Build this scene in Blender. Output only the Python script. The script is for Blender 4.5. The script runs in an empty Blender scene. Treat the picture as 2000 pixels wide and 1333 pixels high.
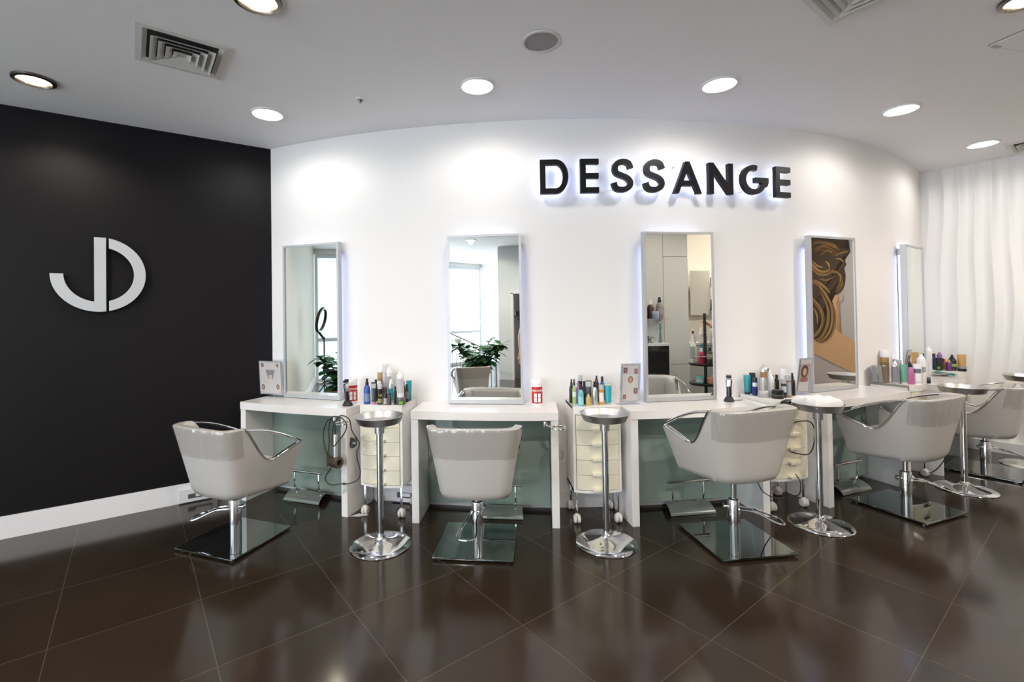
import bpy, bmesh, math, random
from math import sin, cos, pi, radians, sqrt, atan2
from mathutils import Vector, Matrix
S = bpy.context.scene
COL = S.collection
rnd = random.Random(7)

# ------------------------------------------------------------------ camera
FPX, PX, PY, PITCH, ROLL, CAMH = 921.449, 947.67, 600.61, 0.01289, -0.01497, 1.4903
cam = bpy.data.cameras.new('camera')
cam.sensor_fit = 'HORIZONTAL'; cam.sensor_width = 36.0
cam.lens = FPX / 2000 * 36.0
cam.shift_x = (1000 - PX) / 2000
cam.shift_y = (PY - 666.5) / 2000
cam.clip_start = 0.05; cam.clip_end = 200
co = bpy.data.objects.new('camera', cam); COL.objects.link(co)
fw = Vector((0, cos(PITCH), sin(PITCH))); r0 = Vector((1, 0, 0)); u0 = r0.cross(fw)
rt = cos(ROLL) * r0 + sin(ROLL) * u0; up = -sin(ROLL) * r0 + cos(ROLL) * u0
m = Matrix((rt, up, -fw)).transposed().to_4x4(); m.translation = Vector((0, 0, CAMH))
co.matrix_world = m
S.camera = co

# ------------------------------------------------------------------ world, exposure
w = bpy.data.worlds.new('daylight'); S.world = w; w.use_nodes = True
w.node_tree.nodes['Background'].inputs[0].default_value = (0.94, 0.96, 1.0, 1)
w.node_tree.nodes['Background'].inputs[1].default_value = 6.5
S.view_settings.view_transform = 'Standard'; S.view_settings.look = 'None'
S.view_settings.gamma = 1.0; S.view_settings.use_curve_mapping = False
S.view_settings.exposure = 0.40
try:
    S.cycles.use_denoising = True
    S.cycles.max_bounces = 10; S.cycles.diffuse_bounces = 5; S.cycles.glossy_bounces = 5
    S.cycles.transparent_max_bounces = 12
    S.cycles.sample_clamp_indirect = 6
    S.cycles.caustics_reflective = False; S.cycles.caustics_refractive = False
except Exception: pass

SPOT_W = 15.0
CEIL = 2.986

# ------------------------------------------------------------------ the curved wall and its five stations
CX, CY, R = 0.6948, 9.8166, 6.188
PHI = [radians(-20.1 + 13.68 * i) for i in range(6)]
MID = [p + radians(6.84) for p in PHI]
def fr(phi):
    n = Vector((sin(phi), -cos(phi), 0)); t = Vector((cos(phi), sin(phi), 0))
    return Vector((CX, CY, 0)) + R * n, t, n
def at(phi, x, n, z=0.0):
    o, t, nn = fr(phi); p = o + t * x + nn * n; p.z = z; return p

# ------------------------------------------------------------------ materials
MATS = {}
def mat(name, col, rough=0.5, metal=0.0, spec=0.5, coat=0.0, emit=None, estr=0.0, alpha=1.0, trans=0.0, bump=None, noise=None):
    if name in MATS: return MATS[name]
    m = bpy.data.materials.new(name); m.use_nodes = True
    nt = m.node_tree; b = nt.nodes['Principled BSDF']
    b.inputs['Base Color'].default_value = (*col, 1); b.inputs['Roughness'].default_value = rough
    b.inputs['Metallic'].default_value = metal; b.inputs['Specular IOR Level'].default_value = spec
    b.inputs['Coat Weight'].default_value = coat; b.inputs['Coat Roughness'].default_value = 0.05
    b.inputs['Transmission Weight'].default_value = trans
    if emit: b.inputs['Emission Color'].default_value = (*emit, 1); b.inputs['Emission Strength'].default_value = estr
    b.inputs['Alpha'].default_value = alpha
    tc = nt.nodes.new('ShaderNodeTexCoord')
    if noise:   # slight mottling of the colour
        sc, amt = noise
        n = nt.nodes.new('ShaderNodeTexNoise'); n.inputs['Scale'].default_value = sc; n.inputs['Detail'].default_value = 4
        r = nt.nodes.new('ShaderNodeMapRange'); r.inputs['To Min'].default_value = 1 - amt; r.inputs['To Max'].default_value = 1 + amt
        mx = nt.nodes.new('ShaderNodeVectorMath'); mx.operation = 'SCALE'; mx.inputs[0].default_value = col
        nt.links.new(tc.outputs['Object'], n.inputs['Vector']); nt.links.new(n.outputs['Fac'], r.inputs['Value'])
        nt.links.new(r.outputs['Result'], mx.inputs['Scale']); nt.links.new(mx.outputs[0], b.inputs['Base Color'])
    if bump:
        sc, st = bump
        n = nt.nodes.new('ShaderNodeTexNoise'); n.inputs['Scale'].default_value = sc; n.inputs['Detail'].default_value = 3
        bp = nt.nodes.new('ShaderNodeBump'); bp.inputs['Strength'].default_value = st; bp.inputs['Distance'].default_value = 0.002
        nt.links.new(tc.outputs['Object'], n.inputs['Vector']); nt.links.new(n.outputs['Fac'], bp.inputs['Height'])
        nt.links.new(bp.outputs['Normal'], b.inputs['Normal'])
    MATS[name] = m; return m
WALL = mat('white_wall_paint', (0.79, 0.772, 0.76), 0.6, bump=(120, 0.12))
CEILM = mat('ceiling_paint', (0.90, 0.88, 0.87), 0.8, bump=(90, 0.1))
BLACKW = mat('black_wall_paint', (0.0058, 0.0048, 0.0060), 0.5, spec=0.18, noise=(1.3, 0.25), bump=(150, 0.08))
OLIVE = mat('grey_olive_wall_paint', (0.50, 0.48, 0.41), 0.7, noise=(3, 0.04))
PALE = mat('pale_blue_grey_wall_paint', (0.64, 0.68, 0.69), 0.6, noise=(3, 0.04))
WHITE = mat('white_lacquer', (0.82, 0.80, 0.785), 0.22, coat=0.3)
SKIRT = mat('white_skirting', (0.75, 0.74, 0.75), 0.4)
CREAM = mat('cream_plastic', (0.80, 0.755, 0.60), 0.35)
CREAMW = mat('off_white_case', (0.81, 0.79, 0.75), 0.35)
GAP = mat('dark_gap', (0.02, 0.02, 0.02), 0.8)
CHROME = mat('chrome', (0.80, 0.80, 0.81), 0.06, metal=1.0)
STEEL = mat('brushed_steel', (0.62, 0.61, 0.61), 0.36, metal=1.0, noise=(9, 0.08))
ALU = mat('brushed_aluminium', (0.50, 0.505, 0.52), 0.42, metal=0.6)
MIRROR = mat('mirror_glass', (0.90, 0.92, 0.89), 0.0, metal=1.0)
FROST = mat('green_back_glass', (0.27, 0.355, 0.31), 0.12, coat=0.6)
PLATE = mat('dark_mirror_glass', (0.34, 0.38, 0.375), 0.03, metal=1.0)
LEATHER = mat('off_white_leatherette', (0.50, 0.475, 0.445), 0.42, bump=(400, 0.15))
CASTER = mat('white_caster_plastic', (0.70, 0.67, 0.62), 0.4)
BLACK = mat('black_plastic', (0.012, 0.012, 0.013), 0.25)
BLACKM = mat('black_matt', (0.015, 0.015, 0.016), 0.6)
SIGNB = mat('black_sign_face', (0.006, 0.005, 0.006), 0.45, spec=0.25)
LEDB = mat('led_blue_white', (0.1, 0.1, 0.1), 0.5, emit=(0.50, 0.60, 1.0), estr=6.0)
LEDS = mat('led_sign_glow', (0.1, 0.1, 0.1), 0.5, emit=(0.55, 0.64, 1.0), estr=5.0)
LAMP = mat('lamp_diffuser', (0.9, 0.9, 0.9), 0.5, emit=(1.0, 0.94, 0.87), estr=30.0)
WARM = mat('warm_lamp', (0.9, 0.8, 0.6), 0.5, emit=(1.0, 0.80, 0.50), estr=7.0)
VENTM = mat('vent_enamel', (0.66, 0.645, 0.60), 0.5)
SPKM = mat('speaker_mesh', (0.30, 0.285, 0.28), 0.7, noise=(300, 0.2))
LOGO = mat('brushed_silver_logo', (0.52, 0.54, 0.565), 0.4, metal=0.3, noise=(5, 0.04))
PAPER = mat('white_paper', (0.82, 0.81, 0.80), 0.6)
CLOTH = mat('white_towel_cloth', (0.78, 0.77, 0.77), 0.9, bump=(250, 0.3))
SKIN = mat('skin', (0.55, 0.33, 0.22), 0.5)
LEAF = mat('leaf_green', (0.025, 0.11, 0.03), 0.3, noise=(14, 0.3))
STEM = mat('plant_stem', (0.10, 0.06, 0.035), 0.7)
POT = mat('beige_stone_pot', (0.50, 0.45, 0.36), 0.7, noise=(20, 0.08))
def clearmat(name, tint, rough, fac):
    m = bpy.data.materials.new(name); m.use_nodes = True; nt = m.node_tree
    nt.nodes.clear()
    o = nt.nodes.new('ShaderNodeOutputMaterial'); mx = nt.nodes.new('ShaderNodeMixShader')
    t = nt.nodes.new('ShaderNodeBsdfTransparent'); g = nt.nodes.new('ShaderNodeBsdfGlossy')
    t.inputs[0].default_value = (*tint, 1); g.inputs['Roughness'].default_value = rough
    mx.inputs[0].default_value = fac
    nt.links.new(t.outputs[0], mx.inputs[1]); nt.links.new(g.outputs[0], mx.inputs[2]); nt.links.new(mx.outputs[0], o.inputs[0])
    MATS[name] = m; return m, mx, g, nt
FILM, _mx, _g, _nt = clearmat('plastic_film', (0.94, 0.935, 0.93), 0.14, 0.10)
_n = _nt.nodes.new('ShaderNodeTexNoise'); _n.inputs['Scale'].default_value = 14; _n.inputs['Detail'].default_value = 2
_mp = _nt.nodes.new('ShaderNodeMapping'); _mp.inputs['Scale'].default_value = (1.6, 1.6, 0.5)
_tc = _nt.nodes.new('ShaderNodeTexCoord'); _b = _nt.nodes.new('ShaderNodeBump'); _b.inputs['Strength'].default_value = 0.8; _b.inputs['Distance'].default_value = 0.02
_nt.links.new(_tc.outputs['Object'], _mp.inputs[0]); _nt.links.new(_mp.outputs[0], _n.inputs['Vector'])
_nt.links.new(_n.outputs['Fac'], _b.inputs['Height']); _nt.links.new(_b.outputs[0], _g.inputs['Normal'])
PANE, *_ = clearmat('window_pane', (0.93, 0.97, 1.0), 0.0, 0.06)
ACRYL, *_ = clearmat('clear_acrylic', (0.90, 0.91, 0.93), 0.05, 0.12)
BLIND = mat('white_roller_blind', (0.9, 0.93, 0.96), 0.9, trans=0.0)

FROSTP = bpy.data.materials.new('frosted_pale_blue_pane'); FROSTP.use_nodes = True
_nt = FROSTP.node_tree; _nt.nodes.clear(); _o = _nt.nodes.new('ShaderNodeOutputMaterial'); _m = _nt.nodes.new('ShaderNodeMixShader')
_t = _nt.nodes.new('ShaderNodeBsdfTranslucent'); _t.inputs[0].default_value = (0.42, 0.48, 0.50, 1); _g = _nt.nodes.new('ShaderNodeBsdfGlossy'); _g.inputs['Roughness'].default_value = 0.2
_m.inputs[0].default_value = 0.08; _nt.links.new(_t.outputs[0], _m.inputs[1]); _nt.links.new(_g.outputs[0], _m.inputs[2]); _nt.links.new(_m.outputs[0], _o.inputs[0])
def floor_mat():
    m = bpy.data.materials.new('brown_floor_tile'); m.use_nodes = True; nt = m.node_tree; L = nt.links
    b = nt.nodes['Principled BSDF']; g = nt.nodes.new('ShaderNodeNewGeometry')
    def dot(v, off):
        a = nt.nodes.new('ShaderNodeVectorMath'); a.operation = 'SUBTRACT'; a.inputs[1].default_value = (-2.0035, 2.151, 0)
        L.new(g.outputs['Position'], a.inputs[0])
        d = nt.nodes.new('ShaderNodeVectorMath'); d.operation = 'DOT_PRODUCT'; d.inputs[1].default_value = v
        L.new(a.outputs[0], d.inputs[0])
        s = nt.nodes.new('ShaderNodeMath'); s.operation = 'DIVIDE'; s.inputs[1].default_value = 0.6; L.new(d.outputs['Value'], s.inputs[0])
        f = nt.nodes.new('ShaderNodeMath'); f.operation = 'FLOOR'; L.new(s.outputs[0], f.inputs[0])
        p = nt.nodes.new('ShaderNodeMath'); p.operation = 'PINGPONG'; p.inputs[1].default_value = 0.5; L.new(s.outputs[0], p.inputs[0])
        return p, f
    pa, fa = dot((0.59889, -0.80083, 0), 0); pb, fb = dot((0.80083, 0.59889, 0), 0)
    mn = nt.nodes.new('ShaderNodeMath'); mn.operation = 'MINIMUM'; L.new(pa.outputs[0], mn.inputs[0]); L.new(pb.outputs[0], mn.inputs[1])
    gr = nt.nodes.new('ShaderNodeMapRange'); gr.inputs['From Min'].default_value = 0.0022; gr.inputs['From Max'].default_value = 0.0042
    gr.inputs['To Min'].default_value = 1; gr.inputs['To Max'].default_value = 0; L.new(mn.outputs[0], gr.inputs['Value'])
    cmb = nt.nodes.new('ShaderNodeCombineXYZ'); L.new(fa.outputs[0], cmb.inputs[0]); L.new(fb.outputs[0], cmb.inputs[1])
    wn = nt.nodes.new('ShaderNodeTexWhiteNoise'); wn.noise_dimensions = '2D'; L.new(cmb.outputs[0], wn.inputs['Vector'])
    nz = nt.nodes.new('ShaderNodeTexNoise'); nz.inputs['Scale'].default_value = 2.6; nz.inputs['Detail'].default_value = 6; L.new(g.outputs['Position'], nz.inputs['Vector'])
    r1 = nt.nodes.new('ShaderNodeMapRange'); r1.inputs['To Min'].default_value = 0.85; r1.inputs['To Max'].default_value = 1.15; L.new(wn.outputs['Value'], r1.inputs['Value'])
    r2 = nt.nodes.new('ShaderNodeMapRange'); r2.inputs['To Min'].default_value = 0.75; r2.inputs['To Max'].default_value = 1.25; L.new(nz.outputs['Fac'], r2.inputs['Value'])
    mu = nt.nodes.new('ShaderNodeMath'); mu.operation = 'MULTIPLY'; L.new(r1.outputs[0], mu.inputs[0]); L.new(r2.outputs[0], mu.inputs[1])
    sc = nt.nodes.new('ShaderNodeVectorMath'); sc.operation = 'SCALE'; sc.inputs[0].default_value = (0.026, 0.0172, 0.0112); L.new(mu.outputs[0], sc.inputs['Scale'])
    mix = nt.nodes.new('ShaderNodeMix'); mix.data_type = 'RGBA'; L.new(gr.outputs[0], mix.inputs[0]); L.new(sc.outputs[0], mix.inputs[6])
    mix.inputs[7].default_value = (0.075, 0.058, 0.048, 1); L.new(mix.outputs[2], b.inputs['Base Color'])
    rr = nt.nodes.new('ShaderNodeMapRange'); rr.inputs['To Min'].default_value = 0.10; rr.inputs['To Max'].default_value = 0.19; L.new(nz.outputs['Fac'], rr.inputs['Value'])
    L.new(rr.outputs[0], b.inputs['Roughness']); b.inputs['Specular IOR Level'].default_value = 0.5
    return m
FLOOR = floor_mat()

# ------------------------------------------------------------------ mesh helpers
def smooth(me, ang=40):
    for p in me.polygons: p.use_smooth = True
    try: me.set_sharp_from_angle(angle=radians(ang))
    except Exception: pass
def obj(name, bm, mt, parent=None, loc=None, rot=None, sm=40, recalc=True):
    if recalc: bmesh.ops.recalc_face_normals(bm, faces=bm.faces)
    me = bpy.data.meshes.new(name); bm.to_mesh(me); bm.free()
    me.materials.append(mt)
    if sm: smooth(me, sm)
    o = bpy.data.objects.new(name, me); COL.objects.link(o)
    if parent: o.parent = parent
    if loc is not None: o.location = loc
    if rot is not None: o.rotation_euler = rot
    return o
def thing(name, label, cat, loc=(0, 0, 0), rz=0.0, group=None):
    o = bpy.data.objects.new(name, None); COL.objects.link(o); o.location = loc; o.rotation_euler = (0, 0, rz)
    o.empty_display_size = 0.1
    return tag(o, label, cat, group)
def tag(o, label, cat, group=None):
    o['label'] = label; o['category'] = cat
    if group: o['group'] = group
    return o
def struct(name, bm, mt, sm=0, loc=None, rot=None, parent=None):
    o = obj(name, bm, mt, parent, loc, rot, sm); o['kind'] = 'structure'; return o
def B(): return bmesh.new()
def box(bm, c, s, rz=0.0, bev=0.0, mtx=None):
    r = bmesh.ops.create_cube(bm, size=1.0)
    vs = r['verts']; M = Matrix.Translation(Vector(c)) @ Matrix.Rotation(rz, 4, 'Z')
    if mtx is not None: M = Matrix.Translation(Vector(c)) @ mtx
    for v in vs: v.co = M @ Vector((v.co.x * s[0], v.co.y * s[1], v.co.z * s[2]))
    if bev > 0:
        es = list({e for v in vs for e in v.link_edges})
        bmesh.ops.bevel(bm, geom=es, offset=bev, segments=2, affect='EDGES', profile=0.6)
    return bm
def lathe(bm, prof, c=(0, 0, 0), seg=32, sx=1.0, sy=1.0, cap=True):
    c = Vector(c); rings = []
    for r, z in prof:
        rings.append([bm.verts.new(c + Vector((r * sx * cos(2 * pi * k / seg), r * sy * sin(2 * pi * k / seg), z))) for k in range(seg)])
    for a, b in zip(rings, rings[1:]):
        for k in range(seg): bm.faces.new((a[k], a[(k + 1) % seg], b[(k + 1) % seg], b[k]))
    if cap:
        if prof[0][0] > 1e-5: bm.faces.new(rings[0][::-1])
        if prof[-1][0] > 1e-5: bm.faces.new(rings[-1])
    return bm
def tube(bm, pts, r, seg=10, closed=False, rfun=None):
    pts = [Vector(p) for p in pts]; n = len(pts); rings = []; prev = None
    for i, p in enumerate(pts):
        a = pts[(i - 1) % n] if (closed or i > 0) else p; b = pts[(i + 1) % n] if (closed or i < n - 1) else p
        t = (b - a).normalized()
        if prev is None:
            ref = Vector((0, 0, 1)) if abs(t.z) < 0.9 else Vector((1, 0, 0))
            nrm = (ref - t * ref.dot(t)).normalized()
        else:
            nrm = (prev - t * prev.dot(t)).normalized()
        prev = nrm; bi = t.cross(nrm); rr = rfun(i / (n - 1)) if rfun else r
        rings.append([bm.verts.new(p + nrm * rr * cos(2 * pi * k / seg) + bi * rr * sin(2 * pi * k / seg)) for k in range(seg)])
    m_ = n if closed else n - 1
    for i in range(m_):
        a, b = rings[i], rings[(i + 1) % n]
        for k in range(seg): bm.faces.new((a[k], a[(k + 1) % seg], b[(k + 1) % seg], b[k]))
    if not closed: bm.faces.new(rings[0][::-1]); bm.faces.new(rings[-1])
    return bm
def spl(pts, n=8, closed=False):
    P = [Vector(p) for p in pts]; out = []; N = len(P)
    rng = range(N) if closed else range(N - 1)
    for i in rng:
        p0 = P[(i - 1) % N] if closed or i > 0 else P[i]; p1 = P[i]; p2 = P[(i + 1) % N]; p3 = P[(i + 2) % N] if closed or i + 2 < N else P[(i + 1) % N]
        for k in range(n):
            t = k / n
            out.append(0.5 * ((2 * p1) + (p2 - p0) * t + (2 * p0 - 5 * p1 + 4 * p2 - p3) * t * t + (3 * p1 - p0 - 3 * p2 + p3) * t ** 3))
    if not closed: out.append(P[-1])
    return out
def prism(bm, pts, z0, z1, mp=lambda x, y, z: Vector((x, y, z))):
    a = [bm.verts.new(mp(x, y, z0)) for x, y in pts]; b = [bm.verts.new(mp(x, y, z1)) for x, y in pts]
    bm.faces.new(a[::-1]); bm.faces.new(b); n = len(pts)
    for i in range(n): bm.faces.new((a[i], a[(i + 1) % n], b[(i + 1) % n], b[i]))
    return bm
def ribbon(bm, path, wd, z0, z1, mp, closed=False):
    """a flat stroke of width wd along a 2-D path, extruded z0..z1"""
    P = [Vector((p[0], p[1])) for p in path]; n = len(P); Lf = []; Rt = []
    for i in range(n):
        a = P[(i - 1) % n] if closed or i > 0 else P[i]; b = P[(i + 1) % n] if closed or i < n - 1 else P[i]
        d1 = (P[i] - a).normalized() if (P[i] - a).length > 1e-9 else None; d2 = (b - P[i]).normalized() if (b - P[i]).length > 1e-9 else None
        d1 = d1 or d2; d2 = d2 or d1
        t = (d1 + d2).normalized(); nn = Vector((-t.y, t.x)); k = wd / 2 / max(0.4, nn.dot(Vector((-d1.y, d1.x))))
        Lf.append(P[i] + nn * k); Rt.append(P[i] - nn * k)
    q = [[bm.verts.new(mp(p.x, p.y, z)) for p in s] for s in (Lf, Rt) for z in (z0, z1)]
    L0, L1, R0, R1 = q
    for i in range(n if closed else n - 1):
        j = (i + 1) % n
        bm.faces.new((L0[i], L0[j], R0[j], R0[i])); bm.faces.new((L1[i], L1[j], R1[j], R1[i]))
        bm.faces.new((L0[i], L0[j], L1[j], L1[i])); bm.faces.new((R0[i], R0[j], R1[j], R1[i]))
    if not closed:
        for i in (0, n - 1): bm.faces.new((L0[i], L1[i], R1[i], R0[i]))
    return bm
def text_mesh(name, body, size, mt, parent, loc, rot, depth=0.0006):
    c = bpy.data.curves.new(name, 'FONT'); c.body = body; c.size = size; c.extrude = depth; c.align_x = 'CENTER'; c.align_y = 'CENTER'
    c.offset = size * 0.02
    t = bpy.data.objects.new(name, c); COL.objects.link(t)
    dg = bpy.context.evaluated_depsgraph_get(); me = bpy.data.meshes.new_from_object(t.evaluated_get(dg))
    bpy.data.objects.remove(t); me.materials.clear(); me.materials.append(mt)
    o = bpy.data.objects.new(name, me); COL.objects.link(o); o.parent = parent; o.location = loc; o.rotation_euler = rot
    return o
def dup(root, loc, rz, label, group=None, skip=()):
    r = root.copy(); COL.objects.link(r); r.location = loc; r.rotation_euler = (0, 0, rz); r['label'] = label
    if group: r['group'] = group
    for ch in list(root.children):
        if ch.name.split('.')[0] in skip: continue
        c = ch.copy(); COL.objects.link(c); c.parent = r
        for g in list(ch.children):
            d = g.copy(); COL.objects.link(d); d.parent = c
    return r

# ------------------------------------------------------------------ room shell
DL = Vector((0.82964, 0.5583, 0)); NL = Vector((0.5583, -0.82964, 0)); BL = Vector((-1.891, 4.20, 0))   # left wall line
A_ = Vector((0.59889, -0.80083, 0)); B_ = Vector((0.80083, 0.59889, 0))
def lw(s, off=0.0, z=0.0): p = BL + DL * s + NL * off; p.z = z; return p
CR = Vector((4.90, 5.24, 0))                          # right corner
W1 = lw(-6.75); W2 = W1 + NL * 8.9; WB = W2
def rwall(s, off=0.0, z=0.0): p = CR + A_ * s - B_ * off; p.z = z; return p
# rear wall line from W2 along DL until it meets the right wall
den = DL.x * A_.y - DL.y * A_.x
tt = ((CR - W2).x * A_.y - (CR - W2).y * A_.x) / den
W3 = W2 + DL * tt; SR = (W3 - CR).dot(A_)
def quad_floor(name, z, mt):
    bm = B(); arc = [at(radians(-24.75 + (42.75 + 24.75) * k / 48), 0, -0.05) for k in range(49)]
    pts = [W1 - DL * .05, *arc, W3 + B_ * .3, W2 - DL * .3 + NL * .3]
    vs = [bm.verts.new((p.x, p.y, z)) for p in pts]; f = bm.faces.new(vs)
    ext = bmesh.ops.extrude_face_region(bm, geom=[f]); 
    dz = -0.1 if z < 1 else 0.1
    for v in [g for g in ext['geom'] if isinstance(g, bmesh.types.BMVert)]: v.co.z += dz
    return struct(name, bm, mt)
quad_floor('floor', 0.0, FLOOR); quad_floor('ceiling', CEIL, CEILM)
bm = B(); K = 96
prev = None
for k in range(K + 1):
    ph = radians(-24.75 + (42.75 + 24.75) * k / K); q = [at(ph, 0, o_, z) for o_ in (0, -0.12) for z in (0, CEIL)]
    vs = [bm.verts.new(p) for p in q]
    if prev:
        for a, b in ((0, 1), (1, 3), (3, 2), (2, 0)): bm.faces.new((prev[a], vs[a], vs[b], prev[b]))
    prev = vs
struct('wall_front', bm, WALL, sm=60)
def wallseg(name, p, q, z0, z1, th, nrm, mt, parent=None):
    bm = B(); a = [p, q, q - nrm * th, p - nrm * th]
    prism(bm, [(v.x, v.y) for v in a], z0, z1); return struct(name, bm, mt, parent=parent)
wallseg('wall_left', lw(-2.02), lw(0.0), 0, CEIL, 0.12, NL, BLACKW)
wallseg('wall_left_rear', lw(-6.75), lw(-2.02), 0, CEIL, 0.12, NL, OLIVE)
wallseg('baseboard_left', lw(-6.7, 0.012), lw(-0.14, 0.012), 0, 0.153, 0.012, NL, SKIRT)
# white curved skirting
bm = B(); prev = None
for k in range(K + 1):
    ph = radians(-24.6 + (42.4 + 24.6) * k / K); q = [at(ph, 0, o_, z) for o_ in (0.012, 0.0005) for z in (0, 0.12)]
    vs = [bm.verts.new(p) for p in q]
    if prev:
        for a, b in ((0, 1), (1, 3), (3, 2), (2, 0)): bm.faces.new((prev[a], vs[a], vs[b], prev[b]))
    prev = vs
struct('baseboard_front', bm, SKIRT, sm=60)
# wavy 3-D panel wall on the right
bm = B(); NU, NV = 400, 90; LW = 2.0; grid = []
def wave(u, v):
    ph = 2 * pi * (u / 0.125) + 1.5 * sin(v * 1.9 + u * 1.3) + 0.9 * sin(v * 3.7 - u * 2.1 + 1.0)
    a = 0.6 + 0.4 * sin(u * 5.0 + v * 1.7 + 2 * sin(v * 0.9))
    return 0.026 * a * (1 - abs(sin(ph / 2))) ** 1.0 + 0.004 * sin(ph * 0.5 + v)
for i in range(NU + 1):
    u = -0.2 + (LW + 0.2) * i / NU; row = []
    for j in range(NV + 1):
        v = CEIL * j / NV; row.append(bm.verts.new(rwall(u, wave(u, v), v)))
    grid.append(row)
for i in range(NU):
    for j in range(NV): bm.faces.new((grid[i][j], grid[i + 1][j], grid[i + 1][j + 1], grid[i][j + 1]))
WAVY = mat('white_wave_panel', (0.80, 0.79, 0.775), 0.35)
struct('wall_right', bm, WAVY, sm=60)
wallseg('wall_right_rear', rwall(LW), rwall(SR), 0, CEIL, 0.12, -B_, mat('white_paint_right', (0.84, 0.81, 0.77), 0.6))
wallseg('baseboard_right', rwall(0.05, 0.04), rwall(LW, 0.04), 0, 0.11, 0.03, -B_, SKIRT)
wallseg('wall_rear', W2, W3, 0, CEIL, 0.12, -NL, PALE)
# window wall (left far side): piers, sill, head, then panes in white frames
wl = 8.9
def ww(s, off=0.0, z=0.0): p = W1 + NL * s + DL * off; p.z = z; return p
wallseg('wall_window_side', ww(0), ww(wl), CEIL - 0.12, CEIL, 0.12, DL, WALL)
FRAMEW = mat('white_window_frame', (0.75, 0.78, 0.80), 0.4)
nwin = 6
for i in range(nwin):
    s0 = wl * i / nwin; s1 = wl * (i + 1) / nwin
    bm = B(); wd = 0.07
    rz = atan2(NL.y, NL.x)
    c = ww((s0 + s1) / 2, -0.05)
    for sx in (s0 + wd / 2, s1 - wd / 2): box(bm, ww(sx, -0.05, (CEIL - .12) / 2), (wd, 0.08, CEIL - .12), rz)
    for zz in (0.04, 0.95, CEIL - 0.16): box(bm, ww((s0 + s1) / 2, -0.05, zz), (s1 - s0 - 2 * wd, 0.08, 0.07), rz)
    wf = struct('window_%d' % (i + 1), bm, FRAMEW)
    bm = B(); box(bm, ww((s0 + s1) / 2, -0.05, (CEIL - .12) / 2), (s1 - s0 - 2 * wd, 0.006, CEIL - 0.2), rz)
    g = obj('pane', bm, FROSTP if i == 0 else PANE, wf, sm=0)
    if i == 0:
        for q in (.33, .62, .70, .86):
            bm = B(); box(bm, ww(s0 + (s1 - s0) * q, -0.03, (CEIL - .12) / 2), (.022, .04, CEIL - .2), rz); obj('mullion', bm, FRAMEW if q < .6 else mat('grey_blind_cord', (.12, .14, .16), .6), wf, sm=0)
# daylight portal in the window opening
ld = bpy.data.lights.new('window_portal', 'AREA'); ld.shape = 'RECTANGLE'; ld.size = wl; ld.size_y = CEIL - 0.15
ld.cycles.is_portal = True
lo = bpy.data.objects.new('window_portal', ld); COL.objects.link(lo)
mz = DL.copy(); mx_ = NL.copy(); my_ = Vector((0, 0, 1))
M = Matrix((mx_, my_, -mz)).transposed().to_4x4(); M.translation = ww(wl / 2, -0.15, CEIL / 2); lo.matrix_world = M

# ------------------------------------------------------------------ downlights and other ceiling fittings
def spot(p, power, ang, blend, col, parent, rad=0.05):
    l = bpy.data.lights.new('lamp_light', 'SPOT'); l.energy = power; l.spot_size = radians(ang); l.spot_blend = blend
    l.color = col; l.shadow_soft_size = rad
    o = bpy.data.objects.new('lamp_light', l); COL.objects.link(o); o.parent = parent; o.location = p; return o
dl = [(-1.58, 3.45, 'first from the left'), (-0.03, 3.07, 'second from the left, left of the ceiling speaker'),
      (1.57, 3.10, 'third from the left, above the sign'), (3.16, 3.54, 'fourth from the left, past the sign'),
      (4.60, 4.32, 'farthest right, by the wave panel wall')]
for x, y, w_ in dl:
    t = thing('downlight', 'bright round downlight, ' + w_, 'ceiling light', (x, y, CEIL), 0, 'bright downlights following the curved wall')
    bm = B(); lathe(bm, [(0.088, -0.001), (0.112, -0.001), (0.112, -0.009), (0.104, -0.014), (0.088, -0.009), (0.088, -0.001)], cap=False, seg=48)
    obj('trim_ring', bm, mat('white_trim', (0.8, 0.79, 0.77), 0.4), t)
    bm = B(); lathe(bm, [(0.0, -0.022), (0.04, -0.0205), (0.07, -0.0165), (0.087, -0.010), (0.087, -0.001)], seg=48); obj('diffuser', bm, LAMP, t)
    spot((0, 0, -0.032), SPOT_W, 172, 0.45, (1.0, 0.955, 0.90), t)
hal = [(-2.78, 2.91, 'over the black wall'), (-1.05, 2.20, 'cut by the top edge of the picture'), (2.66, 2.27, 'in the top right corner, by the hatch')]
for x, y, w_ in hal:
    t = thing('recessed_spotlight', 'warm recessed spotlight with dark rim, ' + w_, 'ceiling light', (x, y, CEIL), 0, 'recessed spotlights in the main ceiling')
    bm = B(); lathe(bm, [(0.080, -0.001), (0.108, -0.001), (0.106, -0.012), (0.088, -0.018), (0.080, -0.006), (0.080, -0.001)], cap=False, seg=48); obj('trim_ring', bm, mat('bronze_rim', (0.12, 0.10, 0.085), 0.25, metal=0.8), t)
    bm = B(); lathe(bm, [(0, -0.003), (0.080, -0.003), (0.080, -0.001)], seg=48); obj('reflector', bm, WARM, t)
    bm = B(); tube(bm, [(-0.05, 0.0, -0.010), (0, 0.012, -0.013), (0.05, 0.0, -0.010)], 0.010); obj('bulb', bm, mat('halogen_bulb', (1, 1, 1), 0.3, emit=(1, 0.95, 0.85), estr=25), t)
    spot((0, 0, -0.04), 26, 150, 0.5, (1.0, 0.90, 0.76), t)
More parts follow.
